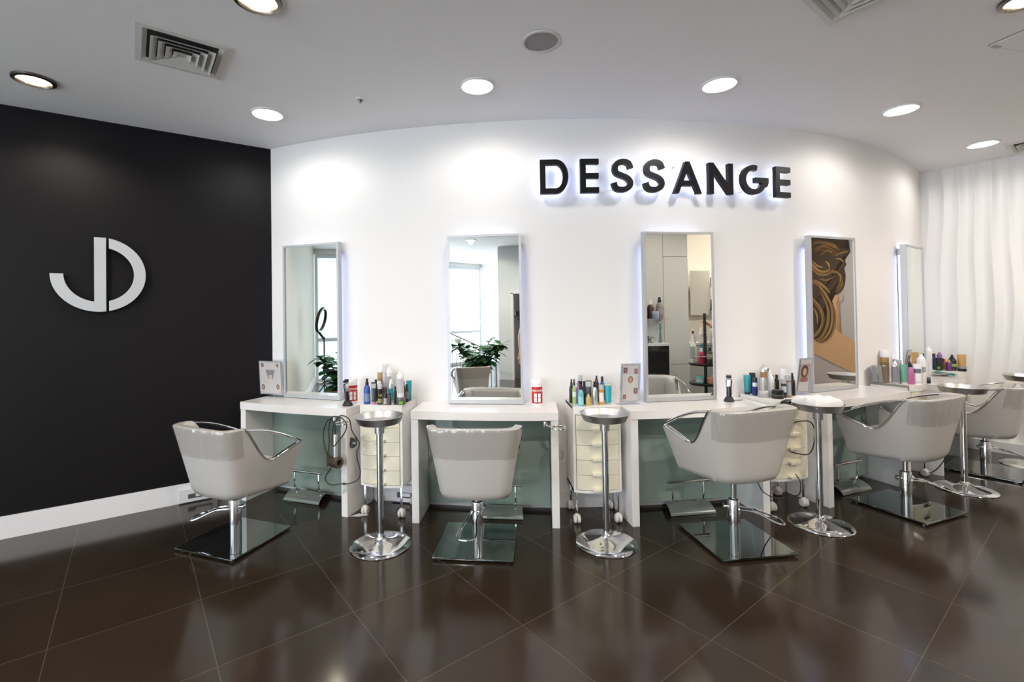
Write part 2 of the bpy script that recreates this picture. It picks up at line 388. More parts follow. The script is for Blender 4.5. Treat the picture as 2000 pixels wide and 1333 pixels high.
# assumed downlights behind the viewer, added as general fill for ceiling and walls
for x, y in [(-2.6, 0.4), (0.2, 0.2), (2.6, -0.2), (-1.6, -2.2), (1.4, -2.4), (4.9, 0.6), (4.9, 2.6)]:
    t = thing('downlight', 'added round fill downlight over the rear of the salon, behind the viewer', 'ceiling light', (x, y, CEIL), 0, 'added fill downlights over the rear of the salon')
    bm = B(); lathe(bm, [(0.088, -0.001), (0.108, -0.001), (0.104, -0.012), (0.088, -0.009), (0.088, -0.001)], cap=False, seg=32); obj('trim_ring', bm, mat('white_trim', (0.8, 0.79, 0.77), 0.4), t)
    bm = B(); lathe(bm, [(0.0, -0.004), (0.087, -0.004), (0.087, -0.001)], seg=32); obj('diffuser', bm, LAMP, t)
    spot((0, 0, -0.03), 115 if x > 4 else 95, 168, 0.5, (1.0, 0.90, 0.79), t)
def vent(x, y, label):
    t = thing('ceiling_vent', label, 'air vent', (x, y, CEIL), radians(36.8), 'square ceiling air diffusers')
    def ring(bm, a, za, b, zb):   # square frustum band
        va = [bm.verts.new((a * sx, a * sy, za)) for sx, sy in ((1, 1), (-1, 1), (-1, -1), (1, -1))]
        vb = [bm.verts.new((b * sx, b * sy, zb)) for sx, sy in ((1, 1), (-1, 1), (-1, -1), (1, -1))]
        for k in range(4): bm.faces.new((va[k], va[(k + 1) % 4], vb[(k + 1) % 4], vb[k]))
    bm = B(); ring(bm, .215, -.001, .215, -.008); ring(bm, .215, -.008, .185, -.012); ring(bm, .185, -.012, .163, -.002); ring(bm, .215, -.001, .163, -.001)
    obj('vent_frame', bm, VENTM, t, sm=0)
    bm = B(); box(bm, (0, 0, -0.0012), (.326, .326, .001)); obj('recess_shade', bm, GAP, t, sm=0)  # dark sheet on the solid ceiling, painted as the shade of a recess
    for k, a in enumerate((0.150, 0.114, 0.078, 0.042)):
        bm = B()
        ring(bm, a, -.026, a - 0.030, -.005); ring(bm, a, -.0275, a - 0.0315, -.0065); ring(bm, a, -.026, a, -.0275)
        if k == 3: box(bm, (0, 0, -0.012), (.034, .034, .004))
        obj('louvre', bm, VENTM, t, sm=0)
vent(-1.6855, 2.6378, 'square white ceiling air vent with nested louvres, left of the speaker')
vent(1.777, 2.159, 'square ceiling air vent cut off by the top edge of the picture')
vent(5.13, 4.31, 'ceiling air vent at the far right edge, above the wave panel wall')
t = thing('ceiling_speaker', 'round grey flush speaker in the middle of the ceiling', 'speaker', (0.33, 2.58, CEIL))
bm = B(); lathe(bm, [(0.092, -0.001), (0.106, -0.001), (0.104, -0.006), (0.092, -0.007), (0.092, -0.001)], cap=False, seg=48); obj('rim', bm, mat('speaker_rim', (0.66, 0.63, 0.58), 0.5), t)
bm = B(); lathe(bm, [(0, -0.006), (0.05, -0.0055), (0.0925, -0.003), (0.0925, -0.001)], seg=48); obj('grille', bm, SPKM, t)
t = thing('fire_sprinkler', 'small brass sprinkler head in a white ceiling cup', 'sprinkler', (-0.84, 3.24, CEIL))
bm = B(); lathe(bm, [(0.018, -0.001), (0.036, -0.001), (0.033, -0.008), (0.018, -0.010), (0.018, -0.001)], cap=False); obj('cup', bm, mat('white_trim', (0.8, 0.79, 0.77), 0.4), t)
bm = B(); lathe(bm, [(0, -.001), (.015, -.001), (.012, -.012), (.005, -.015), (.004, -.024), (.010, -.025), (.010, -.0265), (0, -.027)]); obj('head', bm, mat('brass_bronze', (0.22, 0.13, 0.08), 0.3, metal=0.9), t)
t = thing('ceiling_hatch', 'flat white access hatch in the top right of the ceiling', 'access hatch', (3.27, 2.47, CEIL), radians(14))
bm = B(); box(bm, (0, 0, -0.0015), (.60, .60, .001)); obj('shadow_gap', bm, mat('hatch_gap', (0.16, 0.15, 0.14), 0.8), t, sm=0)
bm = B(); box(bm, (0, 0, -0.004), (.588, .588, .004)); obj('panel', bm, CEILM, t, sm=0)
bm = B(); box(bm, (-0.25, 0.29, -0.007), (.06, .02, .004)); obj('latch', bm, mat('grey_latch', (0.4, 0.4, 0.4), 0.5), t, sm=0)

# ------------------------------------------------------------------ mirrors
MW, MZ0, MZ1 = 0.57, 0.803, 2.093
def mirror(i, label):
    t = thing('wall_mirror', label, 'mirror', at(PHI[i], 0, 0, MZ0), PHI[i], 'tall backlit mirrors along the curved wall')
    h = MZ1 - MZ0; bw = 0.018
    bm = B()
    # frame box: local -y is towards the room
    for sx in (-1, 1): box(bm, (sx * (MW / 2 - bw / 2), -0.0575, h / 2), (bw, 0.045, h))
    box(bm, (0, -0.0575, h - bw / 2), (MW - 2 * bw, 0.045, bw)); box(bm, (0, -0.0575, 0.015), (MW - 2 * bw, 0.045, 0.03))
    box(bm, (0, -0.037, h / 2), (MW - 2 * bw, 0.003, h - 2 * bw))
    obj('frame', bm, ALU, t, sm=0)
    bm = B(); box(bm, (0, -0.071, h / 2 + .006), (MW - 2 * bw, 0.006, h - bw - .03)); obj('mirror_glass', bm, MIRROR, t, sm=0)
    bm = B(); box(bm, (0, -0.019, h / 2), (MW - 0.12, 0.034, h - 0.06)); obj('back_box', bm, ALU, t, sm=0)
    bm = B()
    for sx in (-1, 1): box(bm, (sx * (MW / 2 - 0.0555), -0.020, h / 2 - .02), (0.007, 0.022, h - 0.16))
    box(bm, (0, -0.020, h - 0.0265), (MW - 0.16, 0.022, 0.006))
    obj('led_strip', bm, LEDB, t, sm=0)
    return t
ml = ['tall framed mirror next to the black wall, reflecting a ring light', 'tall framed mirror reflecting a bright window and dark green plant',
      'tall framed mirror below the sign, reflecting bottles on shelves', 'tall framed mirror reflecting a portrait of brown pinned-up hair',
      'narrow-looking tall mirror beside the wave panel wall']
for i in range(5): mirror(i, ml[i])

# ------------------------------------------------------------------ desks
DESK = [(0.03, 1.03), (0.01, 1.045), (-0.01, 1.04), (-0.02, 1.0), (-0.05, 0.90)]
dlab = ['white desk against the black wall, hair dryer hung at its right', 'white desk with the red-labelled tub, second from the left', 'white desk below the sign, clipper at its right',
        'white desk in front of the portrait reflection', 'white desk farthest right, papers lying at its end']
def desk(i):
    ox, wd = DESK[i]; t = thing('styling_desk', dlab[i], 'desk', at(PHI[i], ox, 0, 0), PHI[i], 'white styling desks along the curved wall')
    h = wd / 2; D = 0.345
    bm = B(); fr_ = [(-h, 0.0 + -0.004)] ; pts = []
    n = 14
    for k in range(n + 1):
        x = -h + wd * k / n; pts.append((x, -(D + 0.028 * (1 - (x / h) ** 2))))
    # the rear edge follows the curved wall
    rear = [(x, -0.002 - (R - sqrt(R * R - (x + ox) ** 2)) * -1) for x in (h, h / 2, 0, -h / 2, -h)]
    prism(bm, pts + rear, 0.742, 0.80)
    bmesh.ops.bevel(bm, geom=[e for e in bm.edges if abs(e.verts[0].co.z - e.verts[1].co.z) < 1e-6 and e.verts[0].co.z > .79], offset=0.002, segments=1, affect='EDGES')
    obj('desktop', bm, WHITE, t, sm=25)
    lw_ = 0.052
    for s in (-1, 1):
        bm = B(); box(bm, (s * (h - lw_ / 2 - 0.001), -(D - 0.008) / 2 - 0.006, 0.371), (lw_, D - 0.012, 0.742), bev=0.0015)
        obj('side_panel', bm, WHITE, t, sm=0)
    bm = B(); box(bm, (0, -0.045, 0.386), (wd - 2 * lw_ - 0.01, 0.008, 0.70)); obj('back_panel', bm, FROST, t, sm=0)
    # chrome ring for the hair dryer on the right, under the top
    bm = B(); rc = Vector((h - 0.005, -D - 0.045, 0.705))
    tube(bm, [rc + Vector((0.052 * cos(a), 0.052 * sin(a), 0)) for a in [2 * pi * k / 28 for k in range(28)]], 0.005, closed=True, seg=8)
    tube(bm, [rc + Vector((-0.050, 0.0, 0)), rc + Vector((-0.085, 0.03, 0.012)), (h - 0.10, -D + 0.005, 0.735)], 0.006, seg=8)
    lathe(bm, [(0.0, 0), (0.014, 0.0), (0.016, 0.018), (0.012, 0.034), (0, 0.036)], rc + Vector((-0.088, 0.03, -0.002)), seg=14)
    obj('dryer_ring', bm, CHROME, t)
    return t
for i in range(5): desk(i)

# ------------------------------------------------------------------ footrests
def footrest(i, x, n, label):
    t = thing('footrest', label, 'footrest', at(PHI[i], x, n, 0), PHI[i], 'chrome and glass footrests under the desks')
    bm = B(); NP = 14; wt, wb = 0.36, 0.0
    rows = []
    for k in range(NP + 1):
        a = k / NP; y = 0.085 - 0.175 * a; z = 0.012 + 0.05 * sin(pi * a) ** 0.8 if 0 < a < 1 else 0.012
        hwid = 0.155 + 0.02 * a
        rows.append([(-hwid, y, z), (hwid, y, z)])
    for k in range(NP):
        (a, b), (c, d) = rows[k], rows[k + 1]
        vs = [bm.verts.new(p) for p in (a, b, d, c)] + [bm.verts.new((p[0], p[1], p[2] - 0.008)) for p in (a, b, d, c)]
        for f in ((0, 1, 2, 3), (7, 6, 5, 4), (0, 3, 7, 4), (1, 5, 6, 2), (0, 4, 5, 1), (3, 2, 6, 7)): bm.faces.new([vs[q] for q in f])
    bmesh.ops.remove_doubles(bm, verts=bm.verts, dist=1e-5)
    obj('curved_plate', bm, mat('grey_green_glass', (0.30, 0.34, 0.32), 0.12, metal=0.6), t)
    bm = B(); tube(bm, [(-0.165, -0.02, 0.225), (0.165, -0.02, 0.225)], 0.011, seg=14); obj('foot_bar', bm, CHROME, t)
    for s in (-1, 1):
        bm = B(); tube(bm, spl([(s * 0.12, -0.02, 0.222), (s * 0.12, -0.02, 0.12), (s * 0.118, -0.01, 0.08), (s * 0.105, 0.03, 0.055)], 5), 0.007, seg=8)
        obj('bracket', bm, CHROME, t)
footrest(0, 0.02, 0.145, 'chrome and glass footrest beneath the desk next to the black wall')
footrest(1, 0.10, 0.145, 'footrest half hidden behind the straight-backed chair')
footrest(2, -0.015, 0.145, 'chrome bar footrest on curved glass, clearly seen beneath the desk below the sign')
footrest(3, -0.02, 0.145, 'footrest beneath the desk with the portrait mirror, right of the towel tray stand')

# ------------------------------------------------------------------ drawer trolleys
def trolley(i, label, proto=None):
    t = thing('drawer_trolley', label, 'drawer trolley', at(MID[i], 0.01, 0.0, 0), MID[i], 'white drawer trolleys between the desks')
    hw, dpt, z0, z1 = 0.168, 0.30, 0.225, 0.825
    def front(x, extra=0.0): return -(dpt + 0.035 * (1 - (x / hw) ** 2) + extra)
    def slab(bm, a, b, y0, zlo, zhi, ex=0.0, n=10, inner=None):
        pts = [(a + (b - a) * k / n, front(a + (b - a) * k / n, ex)) for k in range(n + 1)]
        if inner is None: pts += [(b, y0), (a, y0)]
        else: pts += [(b - (b - a) * k / n, front(b - (b - a) * k / n, -inner)) for k in range(n + 1)]
        prism(bm, pts, zlo, zhi)
    bm = B()
    slab(bm, -hw, hw, -0.02, z1 - 0.022, z1)                     # top
    slab(bm, -hw, hw, -0.02, z0, z0 + 0.018)                     # bottom
    for s in (-1, 1): box(bm, (s * (hw - 0.009), -(0.02 + dpt) / 2, (z0 + z1) / 2), (0.018, dpt - 0.02, z1 - z0))
    box(bm, (0, -0.03, (z0 + z1) / 2), (2 * hw - .03, 0.012, z1 - z0 - .02))
    slab(bm, -hw, hw, -0.02, z1 - 0.055, z1 - 0.022, inner=0.012)
    obj('case', bm, CREAMW, t, sm=30)
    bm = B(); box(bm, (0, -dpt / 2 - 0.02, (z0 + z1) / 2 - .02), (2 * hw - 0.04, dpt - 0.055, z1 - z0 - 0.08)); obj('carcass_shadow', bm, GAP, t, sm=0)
    nd = 5; zh = (z1 - 0.058 - z0 - 0.02) / nd
    for k in range(nd):
        za = z0 + 0.020 + zh * k
        bm = B(); slab(bm, -hw + 0.021, hw - 0.021, None, za + 0.0012, za + zh - 0.0012, inner=0.014)
        d = obj('drawer', bm, CREAM, t, sm=30)
        bm = B(); box(bm, (0, front(0) - 0.011, za + 0.016), (0.095, 0.026, 0.013), bev=0.003); box(bm, (0, front(0) - 0.020, za + 0.010), (0.090, 0.008, 0.020), bev=0.002)
        obj('drawer_handle', bm, CREAM, d, sm=30)
    for sx in (-1, 1):
        for sy in (0, 1):
            x = sx * (hw - 0.022); y = -0.045 if sy == 0 else -dpt + 0.022
            bm = B(); box(bm, (x, y, 0.145), (0.016, 0.010, 0.16), bev=0.002); lg = obj('leg', bm, CHROME, t)
            bm = B()
            for q in (-1, 1):
                M_ = Matrix.Rotation(pi / 2, 4, 'Y')
                b2 = B(); lathe(b2, [(0.0, -0.011), (0.022, -0.011), (0.030, -0.004), (0.031, 0.004), (0.024, 0.011), (0, 0.012)], seg=20)
                for v in b2.verts: v.co = M_ @ v.co + Vector((x + q * 0.013, y, 0.031))
                me = bpy.data.meshes.new('tmp'); b2.to_mesh(me); b2.free(); bm.from_mesh(me); bpy.data.meshes.remove(me)
            lathe(bm, [(0.0, 0.03), (0.017, 0.04), (0.015, 0.062), (0.008, 0.07)], (x, y, 0), seg=14)
            obj('caster', bm, CASTER, lg)
    return t
tro = trolley(0, 'cream drawer trolley between the first and second desks, behind a tray stand')
for i, lb in ((1, 'cream drawer trolley between the red-labelled tub and the sign desk'), (2, 'cream drawer trolley with a black cable in front, left of the towel tray stand'),
              (3, 'cream drawer trolley holding the pink bottle'), (4, 'cream drawer trolley farthest right, by the wave panel wall')):
    dup(tro, at(MID[i], (0.01, 0.03, -0.035, 0.01, -0.10)[i], 0, 0), MID[i], lb)

# ------------------------------------------------------------------ tray stands
def tray_stand(x, y, label, ztop=0.865):
    t = thing('tray_stand', label, 'tray stand', (x, y, 0), 0, 'round steel tray stands')
    bm = B(); lathe(bm, [(0.0, 0.0), (0.192, 0.0), (0.195, 0.004), (0.190, 0.009), (0.16, 0.020), (0.10, 0.032), (0.05, 0.041), (0.034, 0.048), (0.030, 0.058), (0.024, 0.066), (0, 0.066)], seg=64)
    obj('base', bm, CHROME, t)
    bm = B(); lathe(bm, [(0.021, 0.062), (0.021, ztop - 0.05)], seg=28); obj('pole', bm, CHROME, t)
    bm = B(); lathe(bm, [(0.030, ztop - 0.115), (0.032, ztop - 0.05), (0, ztop - .049)], seg=28); obj('collar', bm, STEEL, t)
    bm = B(); lathe(bm, [(0.0, ztop - 0.049), (0.128, ztop - 0.049), (0.137, ztop - 0.044), (0.154, ztop - 0.003), (0.158, ztop), (0.152, ztop), (0.133, ztop - 0.040), (0.0, ztop - 0.045)], seg=64)
    obj('tray', bm, STEEL, t)
    return t
ts = tray_stand(-0.698, 3.072, 'round steel tray stand in front of the leftmost drawer trolley', 0.838)
for x, y, lb in ((0.759, 3.055, 'round steel tray stand left of the desk below the sign'), (2.288, 3.272, 'round steel tray stand carrying a folded white towel'),
                 (3.881, 3.858, 'empty round steel tray stand between the two chairs on the right'), (5.03, 4.40, 'round steel tray stand cut off by the right edge')):
    dup(ts, (x, y, 0), 0, lb)
# towel on the third stand
bm = B(); N = 40; g = []
for i in range(N + 1):
    row = []
    for j in range(N + 1):
        u = i / N * 2 - 1; v = j / N * 2 - 1; e = max(abs(u), abs(v))
        x = 0.122 * u * (1 - 0.05 * sin(4 * v)); y = 0.095 * v * (1 - 0.05 * sin(4 * u + 1))
        z = 0.056 * max(0, 1 - e ** 5) ** 0.5 + 0.007 * sin(5 * u + 2 * v) * (1 - e ** 4) + 0.005 * sin(9 * v - 3 * u) * (1 - e ** 4) + (0.022 * max(0, -u) ** 2) * (1 - e ** 6)
        row.append(bm.verts.new((x, y, max(z, 0.0))))
    g.append(row)
for i in range(N):
    for j in range(N): bm.faces.new((g[i][j], g[i + 1][j], g[i + 1][j + 1], g[i][j + 1]))
bot = [g[i][0] for i in range(N + 1)] + [g[N][j] for j in range(1, N + 1)] + [g[i][N] for i in range(N - 1, -1, -1)] + [g[0][j] for j in range(N - 1, 0, -1)]
bm.faces.new(bot)
o = obj('towel', bm, CLOTH, None, (2.288, 3.272, 0.8215), (0, 0, 0.25), sm=60); tag(o, 'white folded towel heaped on the round tray right of the sign chair', 'towel')

# ------------------------------------------------------------------ salon chairs
def lerp(a, b, t): return a + (b - a) * t
def clamp(x, a=0.0, b=1.0): return max(a, min(b, x))
ZB, ZT, ZTIP = 0.345, 0.797, 0.62
F0 = 0.045    # where along the side the arm opening begins
def c_hw(z): return 0.220 + 0.070 * clamp((z - ZB) / (ZT - ZB)) 
def c_yb(z): return -(0.186 + 0.086 * clamp((z - ZB) / (ZT - ZB)))
def c_yf(z): return 0.272 + 0.038 * clamp((z - ZB) / (ZTIP - ZB), 0, 1.1)
RC = 0.095
def c_path(s, z, inset=0.0):
    """s 0..1 from the middle of the back round to the front tip (right side)"""
    hw = c_hw(z) - inset; yb = c_yb(z) + inset; yf = c_yf(z) - inset * 0.6; rc = RC
    if s < 0.32:
        f = s / 0.32; x = (hw - rc) * f; y = yb - 0.012 * (1 - f * f)
    elif s < 0.52:
        f = (s - 0.32) / 0.20; a = f * pi / 2; x = hw - rc + rc * sin(a); y = yb + rc - rc * cos(a)
    else:
        f = (s - 0.52) / 0.48; y = lerp(yb + rc, yf, f); x = hw * (1 + (-0.04 + 0.19 * clamp((z - ZB) / (ZTIP - ZB))) * f * (1.25 - .25 * f))
    return x, y
def c_top(s):
    f = (s - 0.52) / 0.48
    if f <= F0: return ZT - 0.006 * clamp(s / 0.62) ** 2
    g = (f - F0) / (1 - F0)
    A = [(0, ZT - .006), (0.05, 0.765), (0.12, 0.700), (0.20, 0.630), (0.29, 0.575), (0.37, 0.545), (0.45, 0.537), (0.55, 0.545), (0.72, 0.572), (0.88, 0.598), (0.96, 0.610), (1.0, 0.600)]
    for (a, za), (b, zb) in zip(A, A[1:]):
        if g <= b: return lerp(za, zb, (g - a) / (b - a))
    return A[-1][1]
def c_bot(s): return ZB - 0.030 * clamp((s - 0.4) / 0.6)
def make_chair(label, seat_rot):
    t = thing('salon_chair', label, 'salon chair', (0, 0, 0), 0, 'white hydraulic styling chairs')
    NS, NZ = 30, 16
    bm = B(); cols = []
    ss = [k / NS for k in range(NS + 1)]
    ss = sorted(set(ss + [0.52 + .48 * q for q in (.045, .06, .085, .12, .16, .20)] + [0.98]))
    for sg in (-1, 1):
        seq = ss[::-1] if sg < 0 else ss[1:]
        for s in seq:
            z0, z1 = c_bot(s), c_top(s); col = []
            x, y = c_path(s, z0, 0.028); col.append(bm.verts.new((sg * x, y, z0 - 0.004)))
            x, y = c_path(s, z0, 0.008); col.append(bm.verts.new((sg * x, y, z0 + 0.004)))
            for k in range(1, NZ + 1):
                z = lerp(z0 + 0.012, z1, k / NZ); x, y = c_path(s, z); col.append(bm.verts.new((sg * x, y, z)))
            # turn over the edge and come down the inside
            x, y = c_path(s, z1, 0.008); col.append(bm.verts.new((sg * x, y, z1 + 0.006)))
            x, y = c_path(s, z1, 0.034 if s < .6 else .026); col.append(bm.verts.new((sg * x, y, z1 + 0.004)))
            zi = max(z0 + 0.05, 0.40)
            for k in range(0, NZ // 2 + 1):
                z = lerp(z1 - 0.008, zi, k / (NZ // 2)); x, y = c_path(s, z, lerp(.05, .034, clamp((s - .5) * 8))); col.append(bm.verts.new((sg * x, y, z)))
            cols.append(col)
    for a, b in zip(cols, cols[1:]):
        for k in range(len(a) - 1): bm.faces.new((a[k], a[k + 1], b[k + 1], b[k]))
    for c in (cols[0], cols[-1]): bm.faces.new(c)
    bm.faces.new([c[0] for c in cols])
    obj('shell', bm, LEATHER, t, sm=50)
    # seat cushion
    bm = B(); pts = []
    ring = [c_path(k / 20, 0.47, 0.036) for k in range(21)]
    pts = [(-x, y) for x, y in ring[::-1]][:-1] + ring
    prism(bm, pts, 0.352, 0.485)
    obj('seat', bm, LEATHER, t, sm=40)
    bm = B(); box(bm, (0, c_yb(0.64) + 0.066, 0.640), (0.40, 0.045, 0.29), mtx=Matrix.Rotation(radians(14), 4, 'X'), bev=0.012); obj('back_cushion', bm, LEATHER, t, sm=40)
    # chrome arms: upper rail from back corner to tip, lower trim along the opening
    for sg in (-1, 1):
        bm = B()
        def P(s, z, ins=0.012): x, y = c_path(s, z, ins); return Vector((sg * x, y, z))
        a = P(0.542, 0.788); tip = P(0.985, 0.622); 
        rail = [a, a.lerp(tip, 0.33) + Vector((sg * 0.006, 0, 0.022)), a.lerp(tip, 0.66) + Vector((sg * 0.004, 0, 0.020)), tip]
        path = spl(rail, 8); prev = None
        for i, p in enumerate(path):
            tt_ = (path[min(i + 1, len(path) - 1)] - path[max(i - 1, 0)]).normalized()
            w2 = 0.019; h2 = 0.0085; sd = Vector((1, 0, 0)); upv = sd.cross(tt_).normalized()
            vs = [bm.verts.new(p + sd * w2 * cos(q * pi / 4) + upv * h2 * sin(q * pi / 4)) for q in range(8)]
            if prev:
                for q in range(8): bm.faces.new((prev[q], prev[(q + 1) % 8], vs[(q + 1) % 8], vs[q]))
            else: bm.faces.new(vs)
            prev = vs
        bm.faces.new(prev)
        obj('arm_rail', bm, CHROME, t)
        bm = B(); pth = []
        for k in range(0, 31):
            s = 0.545 + (0.985 - 0.545) * k / 30; pth.append(P(s, c_top(s) + 0.006, 0.014))
        prev = None
        for i, p in enumerate(pth):     # flat chrome strip lining the opening, wider than it is thick
            tt_ = (pth[min(i + 1, 30)] - pth[max(i - 1, 0)]).normalized(); sd = Vector((1, 0, 0)); upv = sd.cross(tt_).normalized()
            vs = [bm.verts.new(p + sd * 0.021 * cos(q * pi / 4) + upv * 0.006 * sin(q * pi / 4)) for q in range(8)]
            if prev:
                for q in range(8): bm.faces.new((prev[q], prev[(q + 1) % 8], vs[(q + 1) % 8], vs[q]))
            else: bm.faces.new(vs)
            prev = vs
        bm.faces.new(prev)
        obj('arm_trim', bm, CHROME, t)
    # clear protective film over the top of the back
    bm = B(); cols = []; fs = [k / 26 * 0.540 for k in range(27)]
    for sg in (-1, 1):
        for s in (fs[::-1] if sg < 0 else fs[1:]):
            zl = 0.615 + 0.002 * sin(s * 12 * sg) ; col = []
            for k in range(9):
                z = lerp(zl, c_top(s) + 0.0, k / 8); x, y = c_path(s, z, -0.006 - 0.003 * sin(47 * s + 9 * z) - (0.004 if k == 0 else 0)); col.append(bm.verts.new((sg * x, y, z)))
            x, y = c_path(s, ZT, 0.004); col.append(bm.verts.new((sg * x, y, c_top(s) + 0.014 + 0.002 * sin(s * 90))))
            x, y = c_path(s, ZT, 0.040); col.append(bm.verts.new((sg * x, y, c_top(s) + 0.008)))
            cols.append(col)
    for a, b in zip(cols, cols[1:]):
        for k in range(len(a) - 1): bm.faces.new((a[k], a[k + 1], b[k + 1], b[k]))
    obj('plastic_cover', bm, FILM, t, sm=60)
    if seat_rot: pass
    return t
def chair_base(label_parent, dz=0.0):
    t = label_parent
    bm = B(); box(bm, (0, 0, 0.016), (0.49, 0.49, 0.012), bev=0.003); bp_ = obj('base_plate', bm, PLATE, t, sm=0)
    for sx in (-1, 1):
        for sy in (-1, 1):
            bm = B(); lathe(bm, [(0.014, 0.0), (0.014, 0.010)], (sx * 0.21, sy * 0.21, 0), seg=14); obj('glide', bm, STEEL, bp_)
    bm = B(); lathe(bm, [(0.034, 0.022), (0.034, 0.125), (0.037, 0.127), (0.037, 0.262), (0.033, 0.272), (0.022, 0.276)], seg=32); obj('pump_column', bm, CHROME, t)
    bm = B(); lathe(bm, [(0.017, 0.27), (0.017, 0.352 + max(0.0, dz))], seg=20); obj('piston', bm, CHROME, t)
def chair(px, py, base_rz, seat_rz, lever, label, dz=0.0, cover=True):
    """base plate square to the wall, seat turned on the column"""
    t = make_chair(label, seat_rz)
    t.location = (px, py, 0); t.rotation_euler = (0, 0, base_rz)
    for ch in list(t.children):
        ch.rotation_euler = (0, 0, seat_rz); ch.location.z = dz
    chair_base(t, dz)
    # pump lever: a bent chrome loop
    bm = B(); L = Matrix.Rotation(lever, 4, 'Z')
    lp = [(0.030, 0.028, 0.215), (0.12, 0.03, 0.205), (0.22, 0.055, 0.165), (0.275, 0.045, 0.150), (0.275, -0.045, 0.150), (0.22, -0.055, 0.165), (0.12, -0.03, 0.205), (0.030, -0.028, 0.215)]
    tube(bm, [L @ p for p in spl(lp, 5)], 0.0065, seg=8)
    b2 = L @ Vector((-0.052, 0, 0.222)); b1 = L @ Vector((0.03, 0, 0.222)); tube(bm, [b2, b1], 0.010, seg=10)
    tube(bm, [L @ Vector((-0.062, 0.0, 0.222)), L @ Vector((-0.050, 0, 0.222))], 0.017, seg=14)
    obj('pump_lever', bm, CHROME, t)
    return t
def cpos(i, x, n): p = at(PHI[i], x, n); return p.x, p.y
p = cpos(0, 0.035, 0.868); chair(*p, PHI[0], radians(-6), radians(200), 'white salon chair nearest the black wall, its right arm facing us')
p = cpos(1, -0.008, 0.592); chair(*p, PHI[1], radians(3), radians(262), 'white salon chair seen squarely from behind, in the middle of the left half')
p = cpos(2, 0.025, 0.630); chair(*p, PHI[2], radians(8), radians(-22), 'white salon chair below the sign, turned so its left arm shows', dz=.09)
p = cpos(3, 0.0, 0.553); chair(*p, PHI[3], radians(3.5), radians(-35), 'white salon chair in front of the portrait mirror', dz=.055)
p = cpos(4, -0.02, 0.53); chair(*p, PHI[4], radians(4), radians(-35), 'white salon chair cut off by the right edge of the picture')
